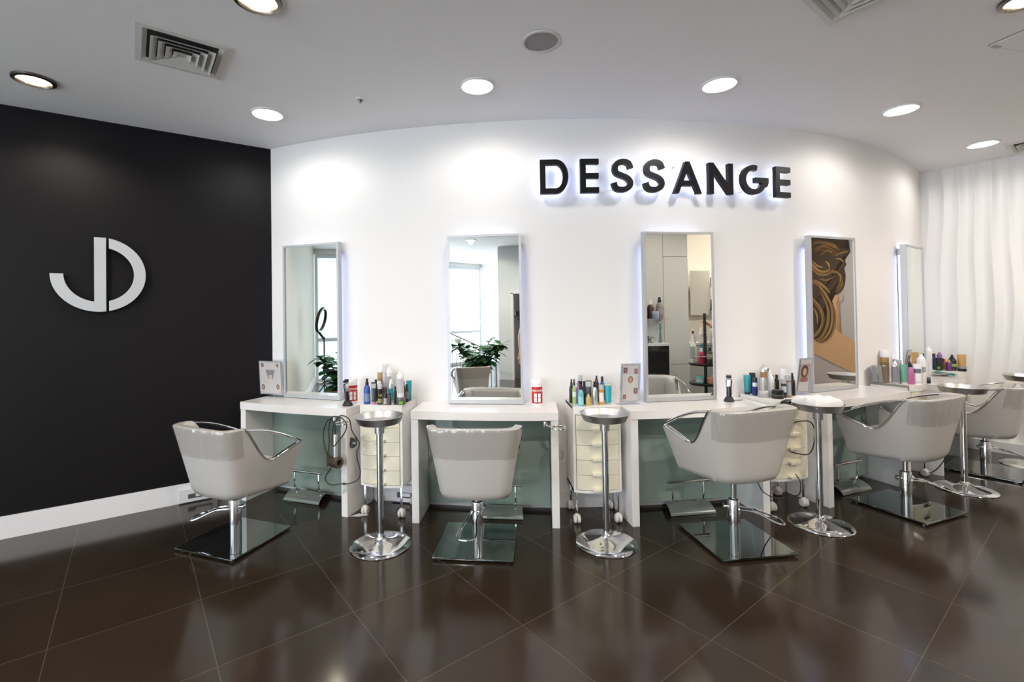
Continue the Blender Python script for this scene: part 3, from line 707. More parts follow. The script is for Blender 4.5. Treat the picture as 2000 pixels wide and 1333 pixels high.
#PART2
# ------------------------------------------------------------------ backlit sign letters
def arcp(cx, cz, rx, rz, a0, a1, n=14): return [(cx + rx * cos(radians(a0 + (a1 - a0) * k / n)), cz + rz * sin(radians(a0 + (a1 - a0) * k / n))) for k in range(n + 1)]
def letter(ch, phd, wd, ht, zc, label):
    ph = radians(phd); h = ht / 2; w = wd / 2; st = 0.041
    t = thing('sign_letter', label, 'sign letter', at(ph, 0, 0, zc), ph, 'black backlit letters of the sign on the curved wall')
    def build(sc, y0, y1):
        bm = B(); s = st * (1 if sc == 1 else 0.55)
        mp = lambda x, y, z: Vector((x, z, y))
        if ch == 'D':
            q = s / 2 + (0 if sc == 1 else .009); a = h - q
            xa = w * 0.12; sp = [(-w + q, -a), (xa - .02, -a)] + [(xa + (w - q - xa) * sin(pi * k / 16), -a * cos(pi * k / 16)) for k in range(17)] + [(xa - .02, a), (-w + q, a)]
            ribbon(bm, sp, s, y0, y1, mp, closed=True)
        elif ch == 'E':
            q = s / 2 + (0 if sc == 1 else .009)
            for x0, x1, z0, z1 in [(-w, -w + st, -h, h), (-w + st, w, h - st, h), (-w + st, w * 0.98, -st / 2, st / 2), (-w + st, w, -h, -h + st)]:
                g_ = 0 if sc == 1 else .010
                prism(bm, [(x0 + g_ * (x0 == -w), z0 + g_), (x1 - g_, z0 + g_), (x1 - g_, z1 - g_), (x0 + g_ * (x0 == -w), z1 - g_)], y0, y1, mp)
        elif ch == 'S':
            q = st / 2; r = (h - q) / 2
            P = [(w * 1.0 - q * .8, r * 1.02), (w * 0.58, h - q * 1.55), (w * .05, h - q), (-w * 0.50, h - q * 1.8), (-w * .93 + q, r * 1.0), (-w * 0.50, r * 0.32), (w * 0.42, -r * 0.30), (w - q, -r * 1.0), (w * 0.56, -h + q * 1.8), (-w * .02, -h + q), (-w * .60, -h + q * 1.55), (-w + q * .8, -r * 1.02)]
            ribbon(bm, [tuple(v[:2]) for v in spl([(p[0], p[1], 0) for p in P], 5)], s, y0, y1, mp)
        elif ch == 'A':
            k = st * 1.02
            prism(bm, [(-w, -h), (-w + k, -h), (0.0, h * 0.42), (0.0, h), (-k * .42, h)], y0, y1, mp) if sc == 1 else ribbon(bm, [(-w + k / 2 + .008, -h + .012), (0, h * .8)], s, y0, y1, mp)
            prism(bm, [(w, -h), (k * .42, h), (0.0, h), (0.0, h * 0.42), (w - k, -h)], y0, y1, mp) if sc == 1 else ribbon(bm, [(w - k / 2 - .008, -h + .012), (0, h * .8)], s, y0, y1, mp)
            zz = -h * 0.36; xx = w * 0.47
            ribbon(bm, [(-xx, zz), (xx, zz)], s, y0, y1, mp)
        elif ch == 'N':
            k = st
            g_ = 0 if sc == 1 else .010
            for a_, b_ in ((-w, -w + k), (w - k, w)): prism(bm, [(a_ + g_, -h + g_), (b_ - g_, -h + g_), (b_ - g_, h - g_), (a_ + g_, h - g_)], y0, y1, mp)
            if sc == 1: prism(bm, [(-w + k, h), (-w + k, h * .40), (w - k, -h), (w - k, -h * .40)], y0 + 0.0002, y1 - .0002, mp)
            else: ribbon(bm, [(-w + k, h * .62), (w - k, -h * .62)], s, y0, y1, mp)
        elif ch == 'G':
            q = st / 2; rr = h - q; c0 = -w + h
            P = arcp(c0, 0, rr, rr, 72, 342, 22)
            ribbon(bm, P, s, y0, y1, mp)
            prism(bm, [(c0 + rr * .12, -st * .55), (w, -st * .55), (w, st * 0.45), (c0 + rr * .12, st * 0.45)], y0 + .0002, y1 - .0002, mp)
            prism(bm, [(w - st, -st * .5), (w, -st * .5), (w - st * .35, -h * .45), (w - st * 1.25, -h * .40)], y0 + .0004, y1 - .0004, mp)
        return bm
    obj('letter_face', build(1, -0.078, -0.044), SIGNB, t, sm=30)
    obj('led_backing', build(0, -0.0435, -0.032), LEDS, t, sm=0)
    bm = B()
    for sx, sz in ((-0.6, 0.5), (-0.6, -0.5)):
        tube(bm, [(w * sx - .012, -0.0325, h * sz * 1.5), (w * sx - .012, 0.0, h * sz * 1.5)], 0.004, seg=8)
    obj('standoff', bm, STEEL, t)
LT = [('D', -2.416, -0.475, 2.647, 2.389, 'letter D, first of the black sign letters'), ('E', 0.365, 1.643, 2.648, 2.392, 'letter E right after the D in the black sign'),
      ('S', 2.557, 4.049, 2.647, 2.395, 'letter S directly after the first E in the black sign'), ('S', 4.823, 6.322, 2.646, 2.396, 'letter S directly before the A in the black sign'),
      ('A', 6.985, 9.099, 2.635, 2.391, 'pointed letter A in the black sign'), ('N', 9.682, 11.601, 2.633, 2.393, 'letter N between the A and the G in the black sign'),
      ('G', 12.312, 14.636, 2.634, 2.402, 'round letter G in the black sign'), ('E', 15.3, 16.668, 2.636, 2.393, 'letter E, last of the black sign letters')]
for ch, a0, a1, z1, z0, lb in LT: letter(ch, (a0 + a1) / 2, radians(a1 - a0) * 6.29, z1 - z0 + 0.002, (z0 + z1) / 2, lb)

# ------------------------------------------------------------------ silver monogram on the black wall
rzl = atan2(DL.y, DL.x)
c0 = lw(-1.193, 0, 1.822); mpl = lambda x, y, z: Vector((x, z, y))
def arcb(r, a0, a1, xclip=None, n=30): return [(r * cos(radians(a0 + (a1 - a0) * k / n)), r * sin(radians(a0 + (a1 - a0) * k / n))) for k in range(n + 1)]
ro, ri, gx = 0.277, 0.204, 0.054
for nm, lb in (('J', 'silver letter J of the monogram on the black wall'), ('D', 'silver half-round letter D of the monogram on the black wall')):
    t = thing('monogram_letter', lb, 'logo letter', c0, rzl, 'silver monogram on the black wall')
    bm = B()
    if nm == 'D':
        ao = math.degrees(math.acos(gx / ro)); ai = math.degrees(math.acos(gx / ri))
        prism(bm, arcb(ro, -ao, ao) + arcb(ri, ai, -ai), -0.052, -0.036, mpl)
    else:
        x0, x1 = -0.032, 0.037
        a1 = 180 + math.degrees(math.acos(-x0 / ri)); a2 = 270 + math.degrees(math.asin(x1 / ro))
        pts = arcb(ro, 180, a2) + [(x1, sqrt(ro * ro - x1 * x1)), (x0, sqrt(ro * ro - x0 * x0)), (x0, -sqrt(ri * ri - x0 * x0))] + arcb(ri, a1, 180)[1:]
        prism(bm, pts, -0.052, -0.036, mpl)
    obj('letter_plate', bm, LOGO, t, sm=20)
    bm = B()
    for p in ([(0.24 * cos(a), 0.24 * sin(a)) for a in (0.9, -0.9)] if nm == 'D' else [(0, 0.2), (-0.17, -0.17)]):
        tube(bm, [(p[0], -0.037, p[1]), (p[0], 0.0, p[1])], 0.006, seg=8)
    obj('standoff', bm, STEEL, t)

# ------------------------------------------------------------------ bottles, jars and tubes
def pm(col, rough=0.3):
    if max(col) < .72: col = tuple(c * .8 for c in col)
    return mat('product_%02x%02x%02x_%d' % (*[int(255 * min(c, 1)) for c in col], rough * 100), col, rough)
BK = (0.012, 0.012, 0.014); WH = (0.80, 0.79, 0.78); SV = (0.55, 0.55, 0.56)
def metalm(col): return mat('product_metal_%02x%02x%02x' % tuple(int(255 * c) for c in col), col, 0.28, metal=0.75)
def bottle(style, p, rz, h, r, col, cap, label, cat='bottle', lab=None, group=None, tilt=0.0, txt=None, metal=False, low=None):
    t = thing({'tube': 'squeeze_tube', 'jar': 'cosmetic_jar', 'aero': 'spray_can', 'box': 'product_box'}.get(style, 'bottle'), label, cat, p, rz, group)
    t.rotation_euler = (0, tilt, rz)
    bmt = metalm(col) if metal else pm(col); cm = pm(cap)
    if style == 'aero':
        bm = B(); lathe(bm, [(0, 0), (r * .96, 0), (r, .004), (r, h * .80), (r * .93, h * .85), (r * .62, h * .89), (r * .55, h * .90), (0, h * .90)], seg=24); body = obj('can', bm, bmt, t)
        bm = B(); lathe(bm, [(r * .56, h * .895), (r * .56, h * .93), (r * .36, h * .96), (r * .34, h), (0, h)], seg=20); obj('cap', bm, cm, t)
    elif style == 'canlid':
        bm = B(); lathe(bm, [(0, 0), (r * .96, 0), (r, .004), (r, h * .76), (0, h * .76)], seg=24); obj('can', bm, bmt, t)
        bm = B(); lathe(bm, [(r * .97, h * .765), (r * .98, h * .97), (r * .92, h), (0, h)], seg=24); obj('cap', bm, cm, t)
    elif style == 'cap':
        bm = B(); lathe(bm, [(0, 0), (r * .95, 0), (r, .005), (r, h * .66), (r * .90, h * .73), (r * .55, h * .78), (0, h * .78)], seg=24); obj('body', bm, bmt, t)
        bm = B(); lathe(bm, [(r * .58, h * .78), (r * .58, h * .98), (r * .54, h), (0, h)], seg=20); obj('cap', bm, cm, t)
    elif style == 'spray':
        bm = B(); lathe(bm, [(0, 0), (r * .95, 0), (r, .005), (r, h * .52), (r * .84, h * .66), (r * .46, h * .76), (0, h * .76)], seg=24); obj('body', bm, bmt, t)
        bm = B(); lathe(bm, [(r * .52, h * .755), (r * .52, h * .85), (r * .36, h * .87), (r * .36, h * .95), (r * .33, h), (0, h)], seg=18); box(bm, (0, -r * .42, h * .94), (r * .25, r * .45, h * .05)); obj('pump', bm, cm, t)
    elif style == 'cone':
        bm = B(); lathe(bm, [(0, 0), (r * .95, 0), (r, .005), (r, h * .60), (r * .86, h * .70), (r * .56, h * .76), (0, h * .76)], seg=24); obj('body', bm, bmt, t)
        bm = B(); lathe(bm, [(r * .60, h * .76), (r * .52, h * .80), (r * .22, h * .97), (r * .15, h), (0, h)], seg=20); obj('nozzle', bm, cm, t)
    elif style == 'tube':     # stands on its cap, crimped flat at the top
        ch_ = h * .13
        bm = B(); lathe(bm, [(0, 0), (r * .80, 0), (r * .82, ch_ * .9), (0, ch_)], seg=20); obj('cap', bm, cm, t)
        bm = B(); NR = 20; rows = []
        for k in range(7):
            a = k / 6; z = ch_ + (h - ch_) * a; sx = r * lerp(.86, 1.0, a); sy = r * lerp(.80, .06, a ** 1.3)
            rows.append([bm.verts.new((sx * cos(2 * pi * q / NR), sy * sin(2 * pi * q / NR), z)) for q in range(NR)])
        for a, b in zip(rows, rows[1:]):
            for q in range(NR): bm.faces.new((a[q], a[(q + 1) % NR], b[(q + 1) % NR], b[q]))
        bm.faces.new(rows[0][::-1]); bm.faces.new(rows[-1]); obj('tube_body', bm, bmt, t)
    elif style == 'jar':
        bm = B(); lathe(bm, [(0, 0), (r * .92, 0), (r, .004), (r, h * .60), (0, h * .60)], seg=28); obj('body', bm, bmt, t)
        bm = B(); lathe(bm, [(r * .97, h * .605), (r * .98, h * .95), (r * .93, h), (0, h)], seg=28); obj('lid', bm, cm, t)
    elif style == 'box':
        bm = B(); box(bm, (0, 0, h / 2), (2 * r, r * .9, h), bev=.002); obj('carton', bm, bmt, t, sm=0)
    elif style == 'book':
        bm = B(); box(bm, (0, 0, h / 2), (0.032, 0.10, h), bev=.001); obj('cover', bm, bmt, t, sm=0)
        bm = B(); box(bm, (0, 0.001, h / 2 + 0.001), (0.024, 0.101, h - .002)); obj('pages', bm, PAPER, t, sm=0)
    elif style == 'trigger':
        bm = B(); lathe(bm, [(0, 0), (r * .95, 0), (r, .005), (r, h * .55), (r * .8, h * .68), (r * .4, h * .76), (0, h * .76)], seg=24); obj('body', bm, bmt, t)
        bm = B(); lathe(bm, [(r * .46, h * .755), (r * .46, h * .84), (0, h * .84)], seg=16)
        box(bm, (0, -r * .30, h * .92), (r * .55, r * 1.9, h * .12), bev=.003); box(bm, (0, -r * .95, h * .80), (r * .3, r * .18, h * .18), mtx=Matrix.Rotation(radians(-18), 4, 'X')); obj('trigger_head', bm, cm, t)
    if lab:
        z0, z1, lc = lab[:3]; bm = B(); NR = 16; ha = lab[3] if len(lab) > 3 else 1.05
        for q in range(NR):
            a0 = -pi / 2 - ha + 2 * ha * q / NR; a1 = a0 + 2 * ha / NR; k = 1.012
            if style == 'tube':
                f0, f1 = (z0 * h), (z1 * h)
                def rr(z): a = clamp((z - h * .13) / (h * .87)); return r * lerp(.86, 1, a), r * lerp(.80, .06, a ** 1.3)
                pts = []
                for a_, z_ in ((a0, f0), (a1, f0), (a1, f1), (a0, f1)):
                    sx, sy = rr(z_); pts.append((sx * cos(a_), (sy + .0012) * sin(a_), z_))
            elif style in ('box',):
                pts = None
            else: pts = [(r * k * cos(a_), r * k * sin(a_), z_ * h) for a_, z_ in ((a0, z0), (a1, z0), (a1, z1), (a0, z1))]
            if pts: bm.faces.new([bm.verts.new(v) for v in pts])
        if style == 'box': box(bm, (0, -r * .46, h * (z0 + z1) / 2), (r * 1.3, .001, h * (z1 - z0)))
        obj('label', bm, pm(lc, 0.45), t, sm=60)
    if txt: text_mesh('lettering', txt[0], txt[1], pm(txt[2], .4), t, (0, -r * 1.02 - 0.001, h * txt[3]), (pi / 2, 0, 0))
    return t
TZ = 0.825
def G(i, rows, group):
    for (st, x, n, h, r, col, cap, lb, kw) in rows:
        kw = dict(kw); z = kw.pop('z', TZ); fz = kw.pop('phi', MID[i]); cat = kw.pop('cat', None) or {'tube': 'tube', 'jar': 'jar', 'aero': 'spray can', 'canlid': 'spray can', 'box': 'box', 'book': 'book'}.get(st, 'bottle')
        p = at(fz, x, n, z); face = atan2(-p.y, -p.x) + pi / 2 
        bottle(st, p, kw.pop('rz', face), h, r, col, cap, lb, cat, group=group, **kw)
G(0, [
 ('spray', -0.112, .275, .188, .0245, (.03, .10, .42), BK, 'blue spray bottle with black pump, leftmost on its trolley', dict(lab=(.10, .42, (.22, .32, .55)))),
 ('tube', -0.052, .285, .165, .0195, (.045, .075, .075), (.60, .25, .45), 'dark grey-green tube standing on a pink cap', dict(lab=(.72, .93, (.5, .52, .52)))),
 ('canlid', -0.004, .282, .152, .0185, BK, (.62, .62, .60), 'black can with silver lid and gold figures', dict(lab=(.08, .30, (.38, .30, .14)), txt=('16', .030, (.65, .48, .16), .46))),
 ('canlid', -0.095, .075, .278, .0262, (.50, .32, .12), WH, 'tall gold-brown bottle with a big white cap, topmost of the left group', dict(lab=(.25, .6, (.36, .22, .07)))),
 ('aero', -0.027, .072, .259, .0220, WH, WH, 'slim white spray can behind the silver one, left group', dict(lab=(.2, .7, (.55, .56, .60)))),
 ('canlid', -0.020, .165, .221, .0175, SV, (.6, .6, .62), 'slim silver can with a brown label patch', dict(metal=True, lab=(.30, .50, (.12, .06, .03)))),
 ('aero', 0.048, .205, .175, .0200, (.62, .63, .64), WH, 'short silver spray can with a teal label', dict(metal=True, lab=(.10, .62, (.03, .35, .42)))),
 ('cap', 0.042, .285, .117, .0160, BK, BK, 'small black bottle with rounded shoulders, in the front row of the left group', dict(lab=(.05, .42, (.5, .5, .5)))),
 ('cap', 0.078, .292, .087, .0125, (.07, .05, .03), BK, 'small dark brown bottle right beside the grey-labelled jar group', {}),
 ('jar', 0.154, .262, .055, .0350, (.10, .10, .11), (.12, .12, .13), 'wide dark grey jar with a green label patch under the white can', dict(lab=(.1, .55, (.20, .45, .04), .42))),
 ('aero', 0.151, .262, .191, .0260, WH, WH, 'large white spray can standing on the dark grey jar', dict(z=TZ + .0552, lab=(.15, .72, (.62, .62, .65)))),
 ('cap', 0.112, .268, .134, .0120, BK, BK, 'slim black bottle left of the large white can', {}),
 ('cap', 0.158, .160, .135, .0155, (.03, .02, .025), BK, 'dark brown bottle right of the large white can', dict(lab=(.2, .6, (.2, .18, .18)))),
 ('cap', 0.112, .110, .153, .0120, BK, BK, 'thin black bottle half hidden behind the large white can', {}),
 ('tube', 0.150, .095, .153, .0210, (.02, .30, .36), (.01, .12, .15), 'teal tube at the right edge of the left group', {}),
 ('cap', -0.100, .155, .165, .0150, BK, BK, 'black bottle hidden behind the blue spray bottle', {}),
 ('canlid', -0.046, .205, .160, .0150, (.55, .55, .57), WH, 'small white and grey can behind the gold-lettered one', {}),
 ], 'hair products on the leftmost trolley')
t = thing('flat_iron', 'black hair straightener lying at the right edge of the leftmost trolley', 'hair straightener', at(MID[0], 0.125, 0.30, TZ + .001), MID[0] + radians(80))
bm = B(); box(bm, (-0.075, 0, 0.013), (.15, .018, .016), bev=.003); obj('lower_arm', bm, BLACK, t)
bm = B(); box(bm, (-0.075, 0, 0.032), (.15, .018, .014), mtx=Matrix.Rotation(radians(-3), 4, 'Y'), bev=.003); obj('upper_arm', bm, BLACK, t)
t.location = at(MID[0], 0.145, 0.20, TZ + .001); t.rotation_euler.z = MID[0] - radians(70)
G(1, [
 ('spray', -0.118, .160, .173, .0165, BK, BK, 'black bottle at the far left of the trolley below the D', {}),
 ('spray', -0.108, .215, .180, .0148, (.42, .60, .25), BK, 'pale green spray bottle with black pump', dict(lab=(.3, .5, (.7, .75, .6)))),
 ('cap', -0.075, .180, .151, .0130, (.42, .22, .55), (.50, .30, .62), 'slim purple bottle next to the pale green one', {}),
 ('canlid', -0.036, .075, .192, .0170, BK, (.55, .56, .56), 'dark can with a silver cap behind the purple bottle', {}),
 ('spray', -0.075, .280, .154, .0205, (.18, .52, .62), BK, 'light blue bottle with black pump in the front', dict(lab=(.08, .45, (.3, .65, .72)))),
 ('cap', -0.014, .115, .150, .0140, BK, BK, 'black capped bottle left of the grey tube', {}),
 ('cap', -0.036, .215, .120, .0140, BK, (.02, .02, .02), 'small black bottle behind the light blue bottle', {}),
 ('cone', -0.020, .270, .083, .0190, (.62, .45, .14), (.70, .55, .25), 'small yellow dropper bottle', {}),
 ('tube', 0.008, .160, .162, .0220, (.10, .105, .11), (.2, .45, .05), 'grey tube with white top and green cap', dict(lab=(.72, .95, (.62, .63, .64)))),
 ('spray', 0.034, .235, .165, .0215, (.50, .50, .50), BK, 'silver bottle with a black spray head', dict(metal=True)),
 ('trigger', 0.078, .115, .194, .0240, BK, BK, 'black trigger spray bottle at the back below the sign', {}),
 ('cap', 0.128, .085, .179, .0155, (.03, .12, .40), BK, 'blue bottle with black cap behind the teal tube', {}),
 ('canlid', 0.082, .235, .139, .0185, (.66, .33, .04), (.55, .55, .56), 'orange bottle with white label and grey cap', dict(lab=(.15, .62, (.75, .70, .62)))),
 ('tube', 0.132, .225, .148, .0270, (.02, .38, .46), (.25, .42, .42), 'wide teal tube with pale top edge, rightmost of its trolley', dict(lab=(.90, .99, (.65, .66, .45)))),
 ], 'hair products on the trolley below the sign start')
G(2, [
 ('tube', -0.172, .060, .150, .0250, (.02, .30, .34), (.02, .05, .06), 'teal tube with dark cap, leftmost on the middle right trolley', {}),
 ('box', -0.118, .055, .165, .0220, BK, BK, 'tall black carton behind the navy bottle', {}),
 ('canlid', -0.163, .125, .139, .0180, (.015, .03, .22), (.02, .02, .05), 'navy blue bottle with small white label', dict(lab=(.5, .72, (.7, .72, .78)))),
 ('jar', -0.150, .198, .050, .0370, (.52, .53, .53), (.60, .60, .60), 'clear grey plastic pot under the tall silver can', {}),
 ('aero', -0.150, .198, .195, .0265, (.62, .62, .61), SV, 'tall silver spray can raised on a clear pot', dict(z=TZ + .0505, metal=True, lab=(.5, .72, (.35, .20, .10)))),
 ('jar', -0.103, .275, .032, .0420, (.02, .02, .02), (.10, .10, .10), 'flat black tin, bottom of the pair on the middle right trolley', {}),
 ('jar', -0.103, .275, .030, .0400, BK, (.015, .015, .015), 'flat black tin on top of another black tin', dict(z=TZ + .0325)),
 ('cone', -0.076, .180, .206, .0285, (.70, .71, .73), WH, 'white pointed applicator bottle', {}),
 ('box', 0.010, .060, .193, .0250, (.05, .028, .02), BK, 'dark brown carton behind the white pointed bottle', {}),
 ('cap', 0.004, .130, .150, .0140, (.35, .42, .06), (.40, .45, .10), 'lime green bottle right of the white pointed bottle', {}),
 ('cap', 0.090, .080, .143, .0165, BK, BK, 'black bottle behind the white capped one', {}),
 ('canlid', -0.038, .268, .139, .0185, (.04, .045, .05), (.45, .47, .48), 'dark can with a grey cap and small white label', dict(lab=(.30, .62, (.65, .66, .67)))),
 ('canlid', 0.078, .150, .194, .0250, WH, WH, 'white bottle with a wide white cap near the towel tray', {}),
 ('canlid', 0.008, .262, .164, .0210, (.38, .20, .09), (.50, .52, .55), 'brown and silver bottle with grey label', dict(lab=(.08, .70, (.50, .52, .56)))),
 ('spray', 0.098, .215, .172, .0195, BK, BK, 'black spray bottle, rightmost on the middle right trolley', {}),
 ], 'hair products on the trolley left of the towel tray')
G(3, [
 ('book', -0.135, .055, .140, .02, (.20, .20, .19), BK, 'dark grey shade book, leftmost of three leaning books', dict(tilt=radians(-6), z=TZ + .002)),
 ('book', -0.108, .085, .142, .02, (.26, .26, .22), BK, 'grey shade book in the middle of three leaning books', dict(tilt=radians(-6), z=TZ + .002)),
 ('book', -0.092, .120, .145, .02, (.16, .11, .05), BK, 'bronze shade book, rightmost of three leaning books', dict(tilt=radians(-6), z=TZ + .002)),
 ('canlid', 0.070, .040, .273, .0320, (.38, .26, .09), WH, 'tall gold bottle with white cap on the portrait desk trolley', dict(lab=(.3, .6, (.30, .18, .05)))),
 ('aero', -0.118, .190, .200, .0230, (.62, .62, .63), WH, 'silver spray can with dark grey label next to the shade books', dict(metal=True, lab=(.08, .75, (.28, .27, .29)))),
 ('aero', 0.092, .100, .252, .0190, WH, WH, 'white spray can half hidden behind silver cans', {}),
 ('canlid', -0.062, .195, .205, .0225, (.58, .58, .60), (.5, .5, .52), 'plain silver can between the labelled can and green tube', dict(metal=True)),
 ('cap', 0.030, .130, .195, .0230, BK, BK, 'black bottle behind the green tube', {}),
 ('tube', -0.098, .245, .171, .0255, (.13, .38, .27), (.62, .66, .62), 'green tube standing on its pale cap', {}),
 ('spray', -0.062, .270, .196, .0290, (.58, .16, .36), BK, 'metallic pink bottle with black pump', dict(metal=False)),
 ('tube', -0.018, .305, .176, .0300, WH, WH, 'white tube with a dark picture label right of the pink bottle', dict(lab=(.55, .76, (.14, .14, .17)))),
 ('aero', 0.048, .310, .255, .0320, WH, WH, 'tall white spray can in front on the portrait desk trolley', dict(lab=(.40, .58, (.42, .43, .45)))),
 ('cap', 0.118, .275, .125, .0140, (.06, .09, .38), (.05, .08, .3), 'small blue bottle right of the tall white spray can', {}),
 ('jar', 0.118, .318, .054, .0290, (.05, .06, .055), (.13, .15, .14), 'squat dark green jar at the trolley front corner', {}),
 ], 'hair products on the trolley of the portrait desk')
G(4, [
 ('aero', 0.375, .055, .275, .0215, (.72, .73, .75), WH, 'slim pale spray can standing beside the farthest mirror', dict(z=.80, phi=PHI[4])),
 ('aero', -0.232, .065, .250, .0290, WH, WH, 'white spray can at the left back of the farthest trolley', {}),
 ('canlid', -0.225, .140, .134, .0290, (.03, .035, .03), BK, 'dark can with a green dot on the farthest trolley', dict(lab=(.1, .32, (.12, .5, .03), .4))),
 ('cap', -0.160, .100, .170, .0210, (.02, .05, .30), (.015, .02, .08), 'navy blue capped bottle on the farthest trolley', {}),
 ('cap', -0.110, .140, .178, .0210, (.32, .12, .45), (.45, .22, .55), 'purple bottle on the farthest trolley', {}),
 ('cone', -0.205, .215, .118, .0230, (.14, .04, .20), (.60, .42, .15), 'dark purple perfume flask with gold top', {}),
 ('cone', -0.066, .175, .111, .0190, (.36, .10, .02), (.42, .14, .03), 'small orange-brown cone bottle', {}),
 ('cap', -0.012, .130, .150, .0350, BK, BK, 'wide black bottle with a narrow cap on the farthest trolley', {}),
 ('trigger', -0.002, .225, .156, .0360, BK, BK, 'black trigger spray bottle on the farthest trolley', {}),
 ('tube', -0.045, .300, .163, .0340, (.62, .36, .12), (.5, .3, .1), 'gold tube, rightmost on the farthest trolley', {}),
 ('jar', -0.140, .235, .066, .0330, (.06, .07, .06), (.28, .40, .10), 'round jar with green-grey lid on the farthest trolley', {}),
 ('jar', -0.170, .308, .047, .0350, BK, (.30, .31, .31), 'flat black jar with grey lid on the farthest trolley', {}),
 ], 'hair products on the farthest trolley')
# papers at the right end of the last desk
cols = [(.75, .72, .70), (.70, .20, .12), (.03, .42, .42), (.78, .76, .74), (.15, .45, .38)]
for k, (x, n, a) in enumerate([(0.26, .24, .2), (0.29, .20, -.3), (0.31, .25, .5), (0.23, .18, -.6), (0.32, .17, .1)]):
    bm = B(); N = 8; g = []
    for i in range(N + 1):
        g.append([bm.verts.new(((i / N - .5) * .15, (j / N - .5) * .10, 0.004 + .006 * sin(i * .9 + k) * sin(j * .8) + .004)) for j in range(N + 1)])
    for i in range(N):
        for j in range(N): bm.faces.new((g[i][j], g[i + 1][j], g[i + 1][j + 1], g[i][j + 1]))
    bmesh.ops.solidify(bm, geom=bm.faces[:], thickness=0.0008)
    o = obj('leaflet', bm, pm(cols[k], .5), None, at(PHI[4], x, n, .8005 + .004 * k), (0, 0, PHI[4] + a), sm=60)
    tag(o, ['off-white leaflet, lowest of the loose papers on the farthest desk', 'orange-red leaflet among the loose papers on the farthest desk', 'teal leaflet among the loose papers on the farthest desk',
            'white leaflet at the left of the loose papers on the farthest desk', 'green leaflet topmost of the loose papers on the farthest desk'][k], 'leaflet', 'loose papers on the farthest desk')

# white tubs with a red label
def tub(phi, x, n, label, rz):
    p = at(phi, x, n, .80); t = thing('wipes_tub', label, 'tub', p, rz, 'white tubs with red labels')
    r, h = .0450, .192
    bm = B(); lathe(bm, [(0, 0), (r * .93, 0), (r, .006), (r, h * .80), (r * .97, h * .83), (0, h * .83)], seg=40); obj('body', bm, pm(WH, .35), t)
    bm = B(); lathe(bm, [(r * .98, h * .835), (r * 1.0, h * .96), (r * .93, h), (0, h)], seg=40); obj('lid', bm, pm((.82, .81, .80), .35), t)
    red = pm((.62, .015, .02), .4); RL = r * 1.012
    def patch(a0, a1, z0, z1, rad, mt_, nm, par):
        bm = B(); n_ = 14
        for q in range(n_):
            b0 = a0 + (a1 - a0) * q / n_; b1 = a0 + (a1 - a0) * (q + 1) / n_
            bm.faces.new([bm.verts.new((rad * sin(a), -rad * cos(a), z)) for a, z in ((b0, z0), (b1, z0), (b1, z1), (b0, z1))])
        return obj(nm, bm, mt_, par, sm=60)
    lb = patch(-1.05, 1.05, .020, .142, RL, red, 'label', t)
    for sx in (-1, 1):
        for k in (0, 1): patch(sx * .32 - .22, sx * .32 + .22, .030 + .034 * k, .060 + .034 * k, RL + .0012, PAPER, 'pictogram', lb)
    tm = text_mesh('lettering', '\u0422\u0420\u0418\u041b\u041e\u041a\u0421', .0195, PAPER, lb, (0, 0, 0), (0, 0, 0))
    for v in tm.data.vertices:          # wrap the word round the tub
        a = v.co.x / RL; zz = v.co.y; d = v.co.z; v.co = Vector(((RL + .0012 + d) * sin(a), -(RL + .0012 + d) * cos(a), zz + .113))
    return t
tub(PHI[1], .384, .10, 'white tub with a red lettered label right of the second mirror', radians(2))
tub(PHI[0], .440, .13, 'white tub with a red label half hidden by the clipper', radians(28))

# hair clippers standing in chargers
def clipper(phi, x, n, label, rz):
    t = thing('hair_clipper', label, 'hair clipper', at(phi, x, n, .80), rz, 'black hair clippers in chargers')
    bm = B(); lathe(bm, [(0, 0), (.034, 0), (.036, .006), (.030, .020), (.022, .034), (0, .036)], seg=28, sx=1.0, sy=1.25); obj('charger', bm, BLACKM, t)
    M_ = Matrix.Rotation(radians(-8), 4, 'X')
    bm = B(); pr = [(0, .02), (.014, .02), (.019, .05), (.017, .09), (.020, .125), (.022, .150), (.017, .168), (0, .17)]
    lathe(bm, pr, seg=20, sy=.8); 
    for v in bm.verts: v.co = M_ @ v.co
    obj('body', bm, BLACK, t)
    bm = B(); box(bm, M_ @ Vector((0, -.015, .135)), (.028, .010, .056), mtx=M_, bev=.003); obj('silver_guard', bm, metalm((.55, .55, .57)), t)
    bm = B(); box(bm, M_ @ Vector((0, -.004, .182)), (.036, .022, .020), mtx=M_, bev=.002)
    for k in range(9): box(bm, M_ @ Vector((-.016 + .004 * k, -.014, .194)), (.002, .008, .012), mtx=M_)
    obj('blade', bm, BLACKM, t)
    return t
clipper(PHI[0], .478, .235, 'black and silver hair clipper in front of the half-hidden white tub', radians(50))
clipper(PHI[2], .335, .155, 'black and silver hair clipper right of the third mirror', radians(-30))
o = obj('charger_cable', tube(B(), spl([at(PHI[2], .365, .16, .806), at(PHI[2], .40, .14, .803), at(PHI[2], .44, .15, .804), at(PHI[2], .47, .12, .803)], 6), .0022, seg=6), BLACK); tag(o, 'thin black charger cable behind the clipper on the sign desk', 'cable')

